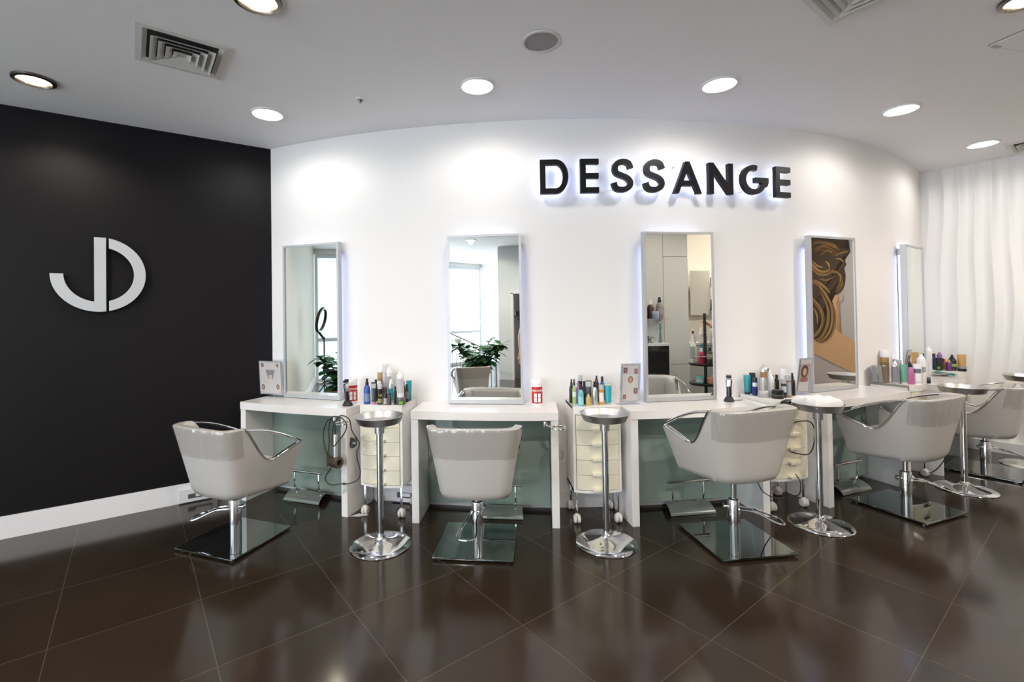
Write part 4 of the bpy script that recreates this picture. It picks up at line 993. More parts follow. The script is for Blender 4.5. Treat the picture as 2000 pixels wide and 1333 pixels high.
# framed photographs in clear stands
def photo_stand(phi, x, n, wd, ht, z, label, kind, lean=8):
    t = thing('photo_stand', label, 'photo stand', at(phi, x, n, z), phi, 'clear stands with hairstyle photographs')
    M_ = Matrix.Rotation(radians(lean), 4, 'X')
    def bx(c, s, mt_, nm, bev=0):
        bm = B(); box(bm, M_ @ Vector(c), s, mtx=M_, bev=bev); return obj(nm, bm, mt_, t, sm=0)
    M_I = M_
    bx((0, 0, ht / 2 + .012), (wd, .004, ht), ACRYL, 'acrylic_panel')
    bm = B(); box(bm, (0, .02, .005), (wd, .09, .004)); obj('foot', bm, ACRYL, t, sm=0)
    card = bx((0, .0032, ht / 2 + .012), (wd - .012, .0012, ht - .012), PAPER, 'card')
    bx((0, -.0026, ht / 2 + .012), (wd - .034, .001, ht - .034), pm((.60, .57, .56), .6), 'print')
    pic = []
    W_, H_ = wd - .034, ht - .034
    hairs = [(.10, .05, .03), (.05, .025, .02), (.16, .10, .06)]
    def head(u, v, s, c, white=False):   # little portrait: picture area, hair, face, shoulders
        cx = (u - .5) * W_; cz = ht / 2 + .012 + (.5 - v) * H_
        b1 = B(); box(b1, M_ @ Vector((cx, -.0034, cz)), (s * 1.15, .0006, s * 1.5), mtx=M_); obj('picture', b1, pm((.40, .33, .30) if not white else (.70, .68, .66), .6), t, sm=0)
        for (dx, dz, rx, rz_, cc, dd) in ((0, .12 * s, .42 * s, .55 * s, c, .0042), (0, .10 * s, .22 * s, .32 * s, (.55, .34, .25), .0048), (0, -.55 * s, .48 * s, .2 * s, (.62, .58, .55) if white else (.3, .12, .1), .0046)):
            b1 = B(); vs = [b1.verts.new(M_ @ Vector((cx + dx + rx * cos(q * pi / 10), -dd, cz + dz + rz_ * sin(q * pi / 10)))) for q in range(20)]
            b1.faces.new(vs); obj('picture', b1, pm(cc, .6), t, sm=0, recalc=False)
    if kind == 'five':
        for (u, v, s) in ((.16, .13, .030), (.84, .16, .026), (.16, .88, .024), (.86, .72, .030)): head(u, v, s, hairs[int(u * 7) % 3])
        head(.5, .42, .052, (.30, .2, .14), True)
    elif kind == 'stripe':
        for (u, v, s) in ((.14, .10, .036), (.86, .11, .030), (.14, .82, .046), (.84, .80, .042)): head(u, v, s, hairs[int(u * 9 + v) % 3], True)
        for k in range(11):
            b1 = B(); a = (k - 5) / 5; cz = ht / 2 + .012 + .02
            pts = [(a * .022 - .0012, -.035), (a * .022 + .0012, -.035), (a * .046 + .003, .05), (a * .046 - .003, .05)]
            vs = [b1.verts.new(M_ @ Vector((px, -.0036, cz + pz))) for px, pz in pts]; b1.faces.new(vs); obj('picture', b1, pm((.12, .12, .16), .6), t, sm=0, recalc=False)
        head(.5, .50, .030, (.6, .5, .5), True)
    else:
        head(.48, .42, .098, hairs[0])
    return t
photo_stand(PHI[0], -.422, .075, .262, .30, .80, 'clear stand with small hairstyle photos, left of the first mirror', 'stripe', 3)
photo_stand(PHI[2], -.440, .120, .155, .30, .80, 'clear stand with five small portraits, left of the third mirror', 'five')
photo_stand(PHI[3], -.430, .085, .150, .29, .80, 'clear stand with one large portrait, left of the portrait mirror', 'one')
photo_stand(PHI[4], -.440, .085, .150, .29, .80, 'clear stand with one portrait, left of the farthest mirror', 'one')

# ------------------------------------------------------------------ hair dryer hung at the first desk
def st0(x, n, z): return at(PHI[0], x, n, z)
t = thing('hair_dryer', 'silver and bronze hair dryer hanging from the ring of the first desk', 'hair dryer', st0(.505, .425, .43), PHI[0] - radians(12))
bm = B(); lathe(bm, [(.020, 0), (.038, 0), (.040, .006), (.040, .070), (.034, .082), (.020, .084), (.020, 0)], seg=32, cap=False)
for v in bm.verts: v.co = Vector((-v.co.z + .045, v.co.y, v.co.x)) 
BRZ = mat('dark_bronze_plastic', (.085, .07, .05), .3, metal=.4); obj('barrel', bm, BRZ, t)
bm = B()
va = [(.012, .016), (.012, -.016), (-.012, -.016), (-.012, .016)]; A1 = [bm.verts.new((-.038, a, b)) for a, b in va]; A2 = [bm.verts.new((-.085, a * .5, b * 3.0)) for a, b in va]
for q in range(4): bm.faces.new((A1[q], A1[(q + 1) % 4], A2[(q + 1) % 4], A2[q]))
bm.faces.new(A1); bm.faces.new(A2); obj('nozzle', bm, BRZ, t, sm=0)
bm = B(); lathe(bm, [(.017, .036), (.0165, .19), (.013, .20), (0, .2)], (.004, 0, 0), seg=24); obj('handle', bm, mat('silver_handle', (.55, .55, .57), .3, metal=.6), t)
bm = B(); tube(bm, [(.004, 0, .195), (.004, 0, .27)], .004); obj('strain_relief', bm, BLACK, t)
CAB = mat('dark_cable', (.02, .017, .016), .45)
def cable(name, pts, label, r=.0042, n=8, cat='cable'):
    o = obj(name, tube(B(), spl(pts, n), r, seg=8), CAB); tag(o, label, cat); return o
c_ = st0
cable('dryer_cable', [c_(.51, .425, .70), c_(.47, .44, .74), c_(.42, .44, .66), c_(.42, .44, .56), c_(.455, .45, .49), c_(.468, .445, .56), c_(.465, .44, .68), c_(.50, .45, .755), c_(.56, .44, .76), c_(.605, .43, .72), c_(.60, .43, .66),
      c_(.54, .44, .58), c_(.50, .44, .545), c_(.492, .44, .60), c_(.50, .43, .70), c_(.55, .42, .765), c_(.61, .40, .74), c_(.625, .39, .66), c_(.655, .38, .605)], 'black hair dryer cable looped over the desk ring', n=7)
cable('dryer_cable', [c_(.655, .38, .605), c_(.675, .37, .56), c_(.66, .38, .50), c_(.665, .38, .44), c_(.68, .37, .36), c_(.66, .37, .30), c_(.60, .40, .275), c_(.55, .42, .275), c_(.48, .43, .262), c_(.43, .43, .28), c_(.425, .43, .32), c_(.455, .43, .36), c_(.475, .43, .395)], 'black cable sagging below the hung hair dryer')
bm = B()
for k in range(7):
    a = -.5 + k * .16; o_ = Vector((0, 0, 0)); tube(bm, [Vector((-.012 - .03 * cos(a + q) * .9, .004 * sin(k + q), -.022 + .024 * sin(q * 1.0) - .004 * k)) for q in [2 * pi * z / 14 for z in range(14)]], .0024, closed=True, seg=6)
tube(bm, [(.012, 0, .012), (.02, 0, -.018)], .008, seg=8)
o = obj('cable_bundle', bm, CAB, None, st0(.645, .385, .60), (0, 0, PHI[0])); tag(o, 'tied bundle of black cable beside the hung hair dryer', 'cable bundle')
t = thing('wall_hook', 'small grey hook with green tag on the first desk leg', 'hook', st0(.528, .352, .25), PHI[0])
bm = B(); box(bm, (0, -.004, .0), (.016, .008, .014)); obj('tag', bm, pm((.02, .10, .06), .5), t, sm=0)
bm = B(); tube(bm, spl([(-.007, -.004, -.006), (-.010, -.010, -.03), (.0, -.014, -.065), (.008, -.010, -.03), (.007, -.004, -.006)], 5), .0028, seg=8); obj('hook', bm, STEEL, t)

# black dryer lying on the chair-side drawer of trolley three, with cables
def m2(x, n, z): return at(MID[2], x, n, z)
t = thing('hair_dryer', 'glossy black hair dryer showing above the sign chair backrest', 'hair dryer', m2(-.125, .385, .802), MID[2] + radians(20))
bm = B(); lathe(bm, [(0, -.06), (.030, -.06), (.034, -.05), (.036, 0), (.030, .05), (.020, .075), (0, .076)], seg=24)
for v in bm.verts: v.co = Vector((v.co.z, v.co.y, v.co.x))
obj('barrel', bm, BLACK, t)
bm = B(); box(bm, (-.02, 0, -.08), (.032, .03, .12), mtx=Matrix.Rotation(radians(12), 4, 'Y'), bev=.006); obj('handle', bm, BLACK, t)
bm = B(); tube(bm, spl([(-.02, .0, -.03), (-.02, .03, -.045), (.0, .055, -.05)], 4), .008, seg=8); obj('holder_clip', bm, BLACKM, t)
cable('black_cable', [m2(-.05, .36, .66), m2(.0, .37, .668), m2(.06, .375, .665), m2(.10, .375, .64), m2(.125, .37, .58), m2(.115, .37, .50), m2(.08, .375, .44), m2(.03, .38, .425), m2(-.05, .385, .44), m2(-.12, .39, .46)], 'black cable hanging in a bow over the cream drawers', .0045)
cable('black_cable', [m2(-.09, .40, .30), m2(-.05, .40, .24), m2(-.03, .38, .17), m2(-.01, .34, .12), m2(-.04, .30, .10), m2(-.16, .33, .11), m2(-.28, .38, .15), m2(-.40, .42, .22), m2(-.46, .44, .30)], 'black cable drooping under the sign chair to the trolley', .0035)
bm = B(); box(bm, (0, 0, .03), (.09, .06, .055), bev=.004); o = obj('power_adapter', bm, BLACKM, None, m2(.03, .26, .08), (0, 0, MID[2])); 
bpy.data.objects.remove(o)
cable('black_cable', [at(PHI[4], -.60, .40, .45), at(PHI[4], -.61, .40, .33), at(PHI[4], -.63, .38, .18), at(PHI[4], -.62, .30, .05), at(PHI[4], -.58, .2, .008)], 'black cable hanging down beside the farthest trolley gap', .004)
# plug strips on the skirting
def socket(p, rz, wd, ht, label):
    t = thing('wall_socket', label, 'socket', p, rz, 'white power strips on the skirting')
    bm = B(); box(bm, (0, -.012, ht / 2), (wd, .022, ht), bev=.003); obj('housing', bm, SKIRT, t, sm=0)
    bm = B(); box(bm, (0.01, -.0235, ht * .42), (wd * .62, .002, ht * .34)); obj('opening', bm, pm((.10, .10, .10), .5), t, sm=0)
    bm = B(); box(bm, (wd * .12, -.027, ht * .45), (wd * .4, .010, ht * .2), bev=.002); obj('plug', bm, SKIRT, t, sm=0)
socket(lw(-.575, .013, .008), rzl, .27, .105, 'white power strip on the skirting below the black wall')
socket(at(MID[0], .065, .013, .01), MID[0], .20, .13, 'white power box low on the wall behind the leftmost trolley')
socket(at(PHI[4], .62, .013, .01), PHI[4], .22, .12, 'white power box low on the wall by the farthest trolley')
# scrap of paper under the first trolley's caster
bm = B(); vs = [bm.verts.new(p) for p in ((-.07, 0, .002), (0, -.022, .004), (.075, .004, .003), (.0, .02, .012))]; bm.faces.new(vs); bmesh.ops.solidify(bm, geom=bm.faces[:], thickness=.001)
o = obj('paper_scrap', bm, PAPER, None, at(MID[0], -.165, .325, 0.001), (0, 0, .1), sm=0); tag(o, 'scrap of white paper on the floor by a trolley caster', 'paper')

# ------------------------------------------------------------------ portrait poster on the right wall (seen in the fourth mirror)
PS0, PS1 = 2.98, 2.12
t = thing('wall_poster', 'large portrait poster of pinned-up brown hair, seen in the fourth mirror', 'poster', rwall((PS0 + PS1) / 2, 0.0, 0.3))
def pp(u, v, off): 
    p = rwall(PS0 - (PS0 - PS1) * u, 0.02 + off, 2.50 - 2.16 * v); return p - t.location
def pl(x, y): return ((x - 125) / 370, (y - 65) / 1190)
def ppoly(nm, pts, off, col, smooth_=True, parent=None, rough=.5):
    P2 = [(Vector((*pl(*q), 0))) for q in pts]
    if smooth_: P2 = spl(P2, 5, closed=True)
    bm = B(); vs = [bm.verts.new(pp(v.x, v.y, off)) for v in P2]; bm.faces.new(vs); bmesh.ops.triangulate(bm, faces=bm.faces[:])
    return obj(nm, bm, pm(col, rough), parent or t, sm=0, recalc=False)
bm = B(); a = [rwall(s, o_, z) - t.location for s in (PS0 + .12, PS1 - .12) for o_ in (0.001, 0.02) for z in (.32, 2.62)]
vs = [bm.verts.new(v) for v in a]
for f in ((0, 1, 3, 2), (4, 6, 7, 5), (2, 3, 7, 6), (0, 4, 5, 1), (1, 5, 7, 3), (0, 2, 6, 4)): bm.faces.new([vs[q] for q in f])
obj('board', bm, pm((.40, .375, .37), .5), t, sm=0)
ppoly('print', [(132, 975), (130, 820), (300, 700), (328, 560), (335, 520), (385, 508), (388, 560), (362, 605), (352, 660), (350, 770), (420, 835), (500, 885), (500, 1125), (420, 1105), (300, 1062), (200, 1015)], .002, (.52, .31, .16))
ppoly('print', [(100, 30), (300, 20), (455, 60), (452, 110), (415, 150), (475, 182), (470, 208), (425, 220), (452, 285), (432, 300), (442, 370), (432, 450), (395, 508), (345, 518), (318, 500), (345, 580), (352, 660), (345, 760), (310, 850), (255, 900), (200, 888), (150, 830), (118, 720), (100, 400)], .004, (.050, .028, .012))
ppoly('print', [(90, 960), (132, 978), (200, 1012), (300, 1058), (420, 1102), (520, 1130), (560, 1300), (90, 1320)], .003, (.40, .345, .34), smooth_=False)
GOLD = [(.34, .20, .07), (.24, .13, .045), (.46, .30, .13)]
def strand(pts, wd, c, off):
    P2 = spl([Vector((*q, 0)) for q in pts], 6); n_ = len(P2); bm = B(); prev = None
    for i, v in enumerate(P2):
        tt_ = (P2[min(i + 1, n_ - 1)] - P2[max(i - 1, 0)]).normalized(); nn = Vector((-tt_.y, tt_.x, 0)) * wd * sin(pi * (i + .3) / (n_ - .4)) ** .7 / 2
        a_ = pl(v.x + nn.x, v.y + nn.y); b_ = pl(v.x - nn.x, v.y - nn.y); vs = [bm.verts.new(pp(a_[0], a_[1], off)), bm.verts.new(pp(b_[0], b_[1], off))]
        if prev: bm.faces.new((prev[0], prev[1], vs[1], vs[0]))
        prev = vs
    obj('print', bm, pm(GOLD[c], .5), t, sm=0, recalc=False)
for k, (pts, wd, c) in enumerate([
  ([(150, 515), (205, 560), (262, 640), (270, 730), (240, 810), (190, 850), (150, 820), (140, 770)], 16, 2), ([(240, 440), (300, 520), (340, 620), (345, 720), (320, 810), (270, 870), (210, 900)], 26, 0),
  ([(250, 480), (300, 590), (310, 700), (285, 800), (235, 870), (185, 880)], 22, 1), ([(240, 430), (290, 490), (325, 560), (350, 650), (345, 760)], 9, 2), ([(165, 600), (205, 640), (222, 690), (222, 750)], 12, 0),
  ([(180, 215), (200, 260), (240, 310), (290, 330), (335, 310)], 22, 0), ([(160, 250), (200, 300), (250, 345), (310, 350), (360, 320)], 16, 1), ([(200, 225), (235, 270), (280, 290)], 9, 2),
  ([(130, 240), (150, 210), (175, 190)], 12, 0), ([(375, 235), (410, 240), (440, 275)], 10, 0), ([(370, 210), (420, 195), (470, 190)], 12, 1), ([(200, 380), (250, 410), (300, 460), (330, 500)], 12, 0),
  ([(150, 360), (200, 400), (240, 440)], 12, 1), ([(300, 240), (325, 270), (330, 300)], 14, 0), ([(230, 150), (280, 110), (340, 120), (390, 160)], 18, 1), ([(260, 190), (310, 160), (360, 180)], 12, 1),
  ([(250, 380), (310, 395), (370, 370)], 12, 1), ([(180, 100), (240, 85), (300, 100)], 10, 1)]): strand(pts, wd, c, .0055 + .0004 * k)
_pr = random.Random(5)
_base = [[(150, 515), (205, 560), (262, 640), (270, 730), (240, 810), (190, 850), (150, 820)], [(240, 440), (300, 520), (340, 620), (345, 720), (320, 810), (270, 870), (210, 890)], [(180, 215), (200, 260), (240, 310), (290, 330), (335, 310)],
  [(150, 100), (220, 80), (300, 95), (370, 130), (410, 180)], [(330, 330), (390, 340), (420, 380), (415, 440), (380, 495)], [(170, 400), (230, 420), (290, 460), (330, 505)], [(200, 150), (260, 130), (330, 150), (390, 200)]]
for k in range(42):
    b_ = _base[k % 7]; sc_ = _pr.uniform(.86, 1.10) if k % 7 < 2 else _pr.uniform(.92, 1.08); cx_, cy_ = (200, 680) if k % 7 < 2 else (280, 260); ox_, oy_ = _pr.uniform(-8, 8), _pr.uniform(-12, 12)
    strand([(min(425, cx_ + (x - cx_) * sc_ + ox_), cy_ + (y - cy_) * sc_ + oy_) for x, y in b_], _pr.uniform(2.5, 5), _pr.choice((0, 1, 1)), .0130 + .0001 * k)
strand([(390, 520), (392, 555), (405, 570), (420, 555), (422, 520), (408, 506), (390, 520)], 4, 2, .018)
strand([(400, 570), (398, 650), (402, 740)], 3, 2, .018)
# ------------------------------------------------------------------ the rear of the salon (seen in the mirrors)
# ring lamp on a tripod
t = thing('ring_light', 'black ring light on a tripod, seen in the first mirror', 'ring light', (-4.958, 1.718, 0), radians(5))
bm = B(); M_ = Matrix.Rotation(radians(44), 4, 'Z') @ Matrix.Rotation(radians(12), 4, 'X')
tube(bm, [M_ @ Vector((.20 * cos(a), 0, .20 * sin(a))) + Vector((-.10, 0.0, 1.42)) for a in [2 * pi * k / 40 for k in range(40)]], .026, closed=True, seg=10); obj('ring', bm, BLACK, t)
bm = B(); tube(bm, [(0, 0, .30), (0, 0, 1.14)], .012); tube(bm, [(0, 0, 1.10), (-.129, .03, 1.215)], .020); obj('pole', bm, BLACKM, t)
for k in range(3):
    a = 2 * pi * k / 3 + .5; bm = B(); tube(bm, [(0, 0, .34), (.27 * cos(a), .27 * sin(a), .012)], .010); obj('leg', bm, BLACKM, t)
# rubber plants
def plant(x, y, H, pr, ph, nst, seed, label, z0=0.0, spread=.30):
    rn = random.Random(seed); t = thing('rubber_plant', label, 'plant', (x, y, 0))
    bm = B(); hh = ph; r_ = pr
    v0 = [bm.verts.new((sx * r_ * .82, sy * r_ * .82, 0)) for sx, sy in ((1, 1), (-1, 1), (-1, -1), (1, -1))]; v1 = [bm.verts.new((v.co.x / .82, v.co.y / .82, hh)) for v in v0]
    for k in range(4): bm.faces.new((v0[k], v0[(k + 1) % 4], v1[(k + 1) % 4], v1[k]))
    bm.faces.new(v0); bm.faces.new(v1); obj('planter', bm, POT, t, sm=0)
    bm = B(); bl = B()
    for s in range(nst):
        a = 2 * pi * s / nst + rn.random(); tip = Vector((spread * cos(a) * rn.uniform(.5, 1), spread * sin(a) * rn.uniform(.5, 1), H * rn.uniform(.78, 1)))
        path = spl([(.03 * cos(a), .03 * sin(a), hh - .02), tuple(tip * .45 + Vector((0, 0, hh * .55))), tuple(tip)], 8); tube(bm, path, .009, seg=6)
        for k in range(6, len(path) * 2):
            i = min(len(path) - 1, k // 2); p = path[i]; az = k * 2.4 + s; el = rn.uniform(-.35, .75); L_ = rn.uniform(.14, .21); W_ = L_ * .36
            d = Vector((cos(az) * cos(el), sin(az) * cos(el), sin(el))); sd = d.cross(Vector((0, 0, 1))).normalized(); nn = sd.cross(d)
            base = p + d * .03; prof = [(0, .12), (.18, .72), (.42, 1), (.68, .86), (.88, .45), (1, .02)]; prev = None
            for f, w_ in prof:
                c = base + d * L_ * f - Vector((0, 0, 1)) * .05 * f * f; vs = [bl.verts.new(c - sd * W_ * w_ + nn * .008 * w_), bl.verts.new(c), bl.verts.new(c + sd * W_ * w_ + nn * .008 * w_)]
                if prev:
                    bl.faces.new((prev[0], prev[1], vs[1], vs[0])); bl.faces.new((prev[1], prev[2], vs[2], vs[1]))
                prev = vs
            tube(bl, [p, base + d * .005], .0025, seg=4)
    obj('stem', bm, STEM, t); obj('foliage', bl, LEAF, t, sm=60, recalc=False)
plant(-4.32, 1.84, .95, .16, .33, 7, 3, 'potted rubber plant beside the ring light, seen in the first mirror', spread=.34)
plant(-1.25, -1.25, 1.0, .17, .40, 12, 8, 'dark green rubber plant before the bright window, seen in the second mirror', spread=.46)
# stair railing near the window
t = thing('stair_railing', 'white and steel stair railing in front of the bright window', 'railing', (-2.07, -2.35, 0))
d_ = Vector((-1.20, -2.50, 0)) - Vector((-2.07, -2.35, 0))
bm = B(); tube(bm, [(-.5, .08, 1.28), (0, 0, 1.07), tuple(d_ + Vector((0, 0, .66)))], .018); obj('handrail', bm, STEEL, t)
for k in range(12):
    f = k / 11; p = d_ * f; bm = B(); box(bm, (p.x, p.y, (1.07 - .41 * f) / 2), (.014, .014, 1.07 - .41 * f)); obj('baluster', bm, STEEL, t, sm=0)
bm = B(); tube(bm, [tuple(d_ + Vector((.02, 0, 0))), tuple(d_ + Vector((.02, 0, .68)))], .022); obj('newel_post', bm, STEEL, t)
# pale partition with a doorway
bm = B()
for x0, x1, z0, z1 in ((-1.27, -.93, 0, CEIL), (-.48, 1.1, 0, CEIL), (-.93, -.48, 1.92, CEIL)): box(bm, ((x0 + x1) / 2, -3.36, (z0 + z1) / 2), (x1 - x0, .10, z1 - z0))
struct('wall_partition', bm, PALE)
bm = B()
for x, wd_ in ((-.955, .05), (-.455, .05)): box(bm, (x, -3.30, .97), (wd_, .03, 1.94))
box(bm, (-.705, -3.30, 1.945), (.55, .03, .05)); dd = struct('door_1', bm, SKIRT)
bm = B(); box(bm, (-.705, -3.60, 1.0), (.60, .02, 2.0)); struct('wall_niche', bm, mat('taupe_niche', (.13, .11, .10), .7))
t = thing('niche_shelf', 'dark shelf in the doorway niche, seen at the edge of the second mirror', 'shelf', (-.705, -3.47, 1.42))
bm = B(); box(bm, (0, 0, 0), (.46, .2, .025)); obj('shelf_board', bm, BLACKM, t, sm=0)
for k, x in enumerate((-.88, -.78, -.66)):
    tag(obj('cup', lathe(B(), [(0, 0), (.035, 0), (.04, .09), (.036, .09), (.03, .01), (0, .01)], seg=16), BLACK, None, (x, -3.47, 1.433)), 'small black cup on the dark niche shelf', 'cup', 'cups on the niche shelf')
# a second-row salon chair turned away from the viewer
t = chair(-1.16, -.40, radians(-10), radians(165), radians(90), 'white salon chair of the opposite row, seen in the second mirror', dz=-.16)
# cabinet wall on the right, behind the viewer
cd = Vector((.984, .177, 0)); cn = Vector((-.177, .984, 0)); c0_ = Vector((2.964, 1.318, 0)); rzc = atan2(cd.y, cd.x)
def cb(s, n, z): p = c0_ + cd * s + cn * n; p.z = z; return p
CABM = mat('pale_grey_cabinet', (.60, .595, .57), .45)
t = thing('cabinet_wall', 'tall pale grey cabinets with thin door gaps, seen in the third mirror', 'cabinet', cb(0, 0, 0), rzc)
bm = B(); box(bm, (-.085, -.32, CEIL / 2 - .01), (.84, .60, CEIL - .03)); obj('carcass', bm, mat('cabinet_gap', (.25, .24, .22), .8), t, sm=0)
for x0, x1, z0, z1 in ((-.51, -.0025, .02, 2.96), (.0025, .335, 2.203, 2.96), (.0025, .335, .787, 2.197), (.0025, .335, .02, .783)):
    bm = B(); box(bm, ((x0 + x1) / 2, -.01, (z0 + z1) / 2), (x1 - x0, .02, z1 - z0), bev=.001); obj('door', bm, CABM, t, sm=0)
t = thing('glass_shelf', 'clear glass shelf with bottles fixed to the pale cabinets', 'shelf', cb(-.20, .002, 1.385), rzc)
bm = B(); box(bm, (0, .085, 0), (.40, .17, .010)); obj('shelf_plate', bm, ACRYL, t, sm=0)
for s in (-1, 1): bm = B(); box(bm, (s * .15, .03, -.012), (.02, .06, .014)); obj('bracket', bm, STEEL, t, sm=0)
face2 = rzc + pi
BR = (.09, .025, .015)
for (s, n, h, r, col, cap, st, lb, z, lab) in [(-.31, .11, .24, .042, BR, WH, 'spray', 'brown pump bottle, outer one on the glass shelf', 1.391, None), (-.225, .10, .24, .042, BR, WH, 'spray', 'brown pump bottle in the middle of the glass shelf', 1.391, None),
      (-.10, .09, .275, .046, (.36, .31, .27), BK, 'spray', 'big beige bottle with black pump on the glass shelf', 1.391, (.2, .45, (.45, .4, .36))),]:
    p = cb(s, n, z); bottle(st, p, face2, h, r, col, cap, lb, 'bottle', lab=lab, group='bottles on the glass shelf')
bottle('jar', cb(-.33, .155, 1.391), face2, .09, .040, BR, (.25, .15, .08), 'brown jar in front of the pump bottles', 'jar')
bottle('jar', cb(-.19, .16, 1.391), face2, .095, .045, (.35, .42, .62), (.45, .50, .70), 'pale blue jar in front of the pump bottles', 'jar')
t = thing('small_fridge', 'black glass fronted cabinet with white sides below the glass shelf', 'cabinet', cb(-.24, .002, 0), rzc)
bm = B(); box(bm, (0, .13, .54), (.38, .26, 1.08), bev=.004); obj('body', bm, SKIRT, t, sm=0)
bm = B(); box(bm, (0, .265, .55), (.34, .012, 1.0), bev=.002); obj('door', bm, mat('black_glass', (.008, .008, .009), .06), t, sm=0)
bottle('jar', cb(-.33, .16, 1.081), face2, .09, .048, (.06, .065, .07), (.03, .03, .03), 'dark grey jar on the black fronted cabinet', 'jar')
t = thing('round_clock', 'small round grey clock on the black fronted cabinet', 'clock', cb(-.235, .17, 1.082), rzc)
bm = B(); M_ = Matrix.Rotation(pi / 2, 4, 'X'); lathe(bm, [(0, -.02), (.038, -.02), (.04, 0), (.034, .018), (.03, .014), (0, .014)], seg=24)
for v in bm.verts: v.co = Matrix.Rotation(-pi / 2, 4, 'X') @ v.co + Vector((0, 0, .04))
obj('case', bm, STEEL, t); bm = B(); lathe(bm, [(0, .015), (.030, .015)], seg=24)
for v in bm.verts: v.co = Matrix.Rotation(-pi / 2, 4, 'X') @ v.co + Vector((0, .001, .04))
obj('dial', bm, PAPER, t)
t = thing('comb_jar', 'tall clear tube of turquoise combs on the black fronted cabinet', 'comb jar', cb(-.125, .15, 1.082), rzc)
bm = B(); lathe(bm, [(0, 0), (.028, 0), (.028, .20), (.026, .20), (.026, .004), (0, .004)], seg=20); obj('tube', bm, ACRYL, t)
for k, (x, y) in enumerate(((-.008, 0), (.008, .006), (.003, -.01))): bm = B(); box(bm, (x, y, .125), (.010, .004, .24)); obj('comb', bm, pm((.10, .42, .38), .4), t, sm=0)
# revolving display stand
rx, ry = 3.226, 1.757
t = thing('display_stand', 'revolving display stand with black round shelves, seen in the third mirror', 'display stand', (rx, ry, 0))
bm = B(); lathe(bm, [(0, 0), (.20, 0), (.20, .02), (.03, .03), (.018, .04), (.018, 1.45), (0, 1.45)], seg=32); obj('pole', bm, BLACKM, t)
for z in (.60, .842): bm = B(); lathe(bm, [(.018, z - .028), (.185, z - .028), (.19, z - .02), (.19, z - .006), (.183, z), (.018, z)], seg=40, cap=False); obj('round_shelf', bm, BLACK, t)
for z in (.93,): bm = B(); tube(bm, [(.185 * cos(2 * pi * k / 32), .185 * sin(2 * pi * k / 32), z) for k in range(32)], .004, closed=True, seg=6); obj('guard_rail', bm, STEEL, t)
tow = atan2(1.757 - 3.6, 3.226 - 1.6)
RED = (.50, .02, .08)
for (x, y, h, r, col, cap, st, lb, z, lab) in [(3.095, 1.70, .335, .038, WH, WH, 'spray', 'tall white pump bottle on the upper round shelf', .843, (.15, .6, (.45, .48, .46))),
    (3.105, 1.835, .19, .038, RED, WH, 'spray', 'red bottle with white pump, outer one on the round shelf', .843, None), (3.175, 1.895, .20, .034, (.05, .05, .03), BK, 'cap', 'dark olive bottle between two red ones', .843, (.3, .6, (.4, .35, .2))),
    (3.245, 1.885, .19, .040, RED, WH, 'spray', 'red bottle with white pump, inner one on the round shelf', .843, (.5, .75, (.7, .6, .6))), (3.255, 1.695, .31, .042, (.02, .25, .28), WH, 'spray', 'tall teal pump bottle at the back of the round shelf', .843, None),
    (3.335, 1.80, .24, .040, (.65, .48, .42), WH, 'cap', 'pale pink bottle on the upper round shelf', .843, None), (3.105, 1.80, .085, .048, (.10, .40, .38), (.12, .45, .42), 'jar', 'turquoise jar on the lower round shelf', .601, (.2, .6, (.6, .65, .6))),
    (3.225, 1.86, .075, .055, (.65, .28, .20), (.70, .32, .24), 'jar', 'coral pink jar on the lower round shelf', .601, None), (3.325, 1.80, .08, .045, WH, WH, 'jar', 'white jar on the lower round shelf', .601, None)]:
    bottle(st, (x, y, z), radians(230), h, r, col, cap, lb, 'jar' if st == 'jar' else 'bottle', lab=lab, group='products on the revolving stand')
# wash corner further back: counter, mirror board, wall shelf, bottles and the stylist
t = thing('wash_counter', 'pale counter carrying white bottles, far back in the third mirror', 'counter', (4.05, .78, 0), radians(10))
bm = B(); box(bm, (0, 0, 1.0), (.9, .34, .03), bev=.003); obj('counter_top', bm, WHITE, t, sm=0)
bm = B(); box(bm, (0, 0, .49), (.86, .30, .98)); obj('counter_body', bm, CABM, t, sm=0)
for k, (x, y, h, c) in enumerate([(3.76, .86, .18, BK), (3.81, .80, .20, WH), (3.90, .86, .22, WH), (3.98, .84, .22, WH), (4.06, .88, .20, WH), (4.15, .86, .23, (.55, .56, .57))]):
    bottle('spray', (x, y, 1.016), radians(200), h, .034, c if c != BK else (.5, .5, .5), BK if k % 3 == 0 else WH, ['grey bottle with black pump, outermost on the wash counter', 'white bottle next to the outermost grey bottle', 'white pump bottle before the mirror board', 'black-capped white bottle in the counter row',
        'white pump bottle near the stylist', 'grey pump bottle at the inner end of the counter'][k], 'bottle', group='bottles on the wash counter')
t = thing('mirror_board', 'square frameless mirror board on the far pale wall', 'mirror', (4.43, .20, 1.41), radians(10))
bm = B(); box(bm, (0, 0, .36), (.32, .02, .72)); obj('board', bm, mat('taupe_board', (.42, .41, .36), .2, coat=.3), t, sm=0)
bm = B(); box(bm, (4.7, .08, CEIL / 2), (1.9, .10, CEIL), rz=radians(10)); struct('wall_wash_corner', bm, mat('cream_wall', (.62, .58, .50), .6))
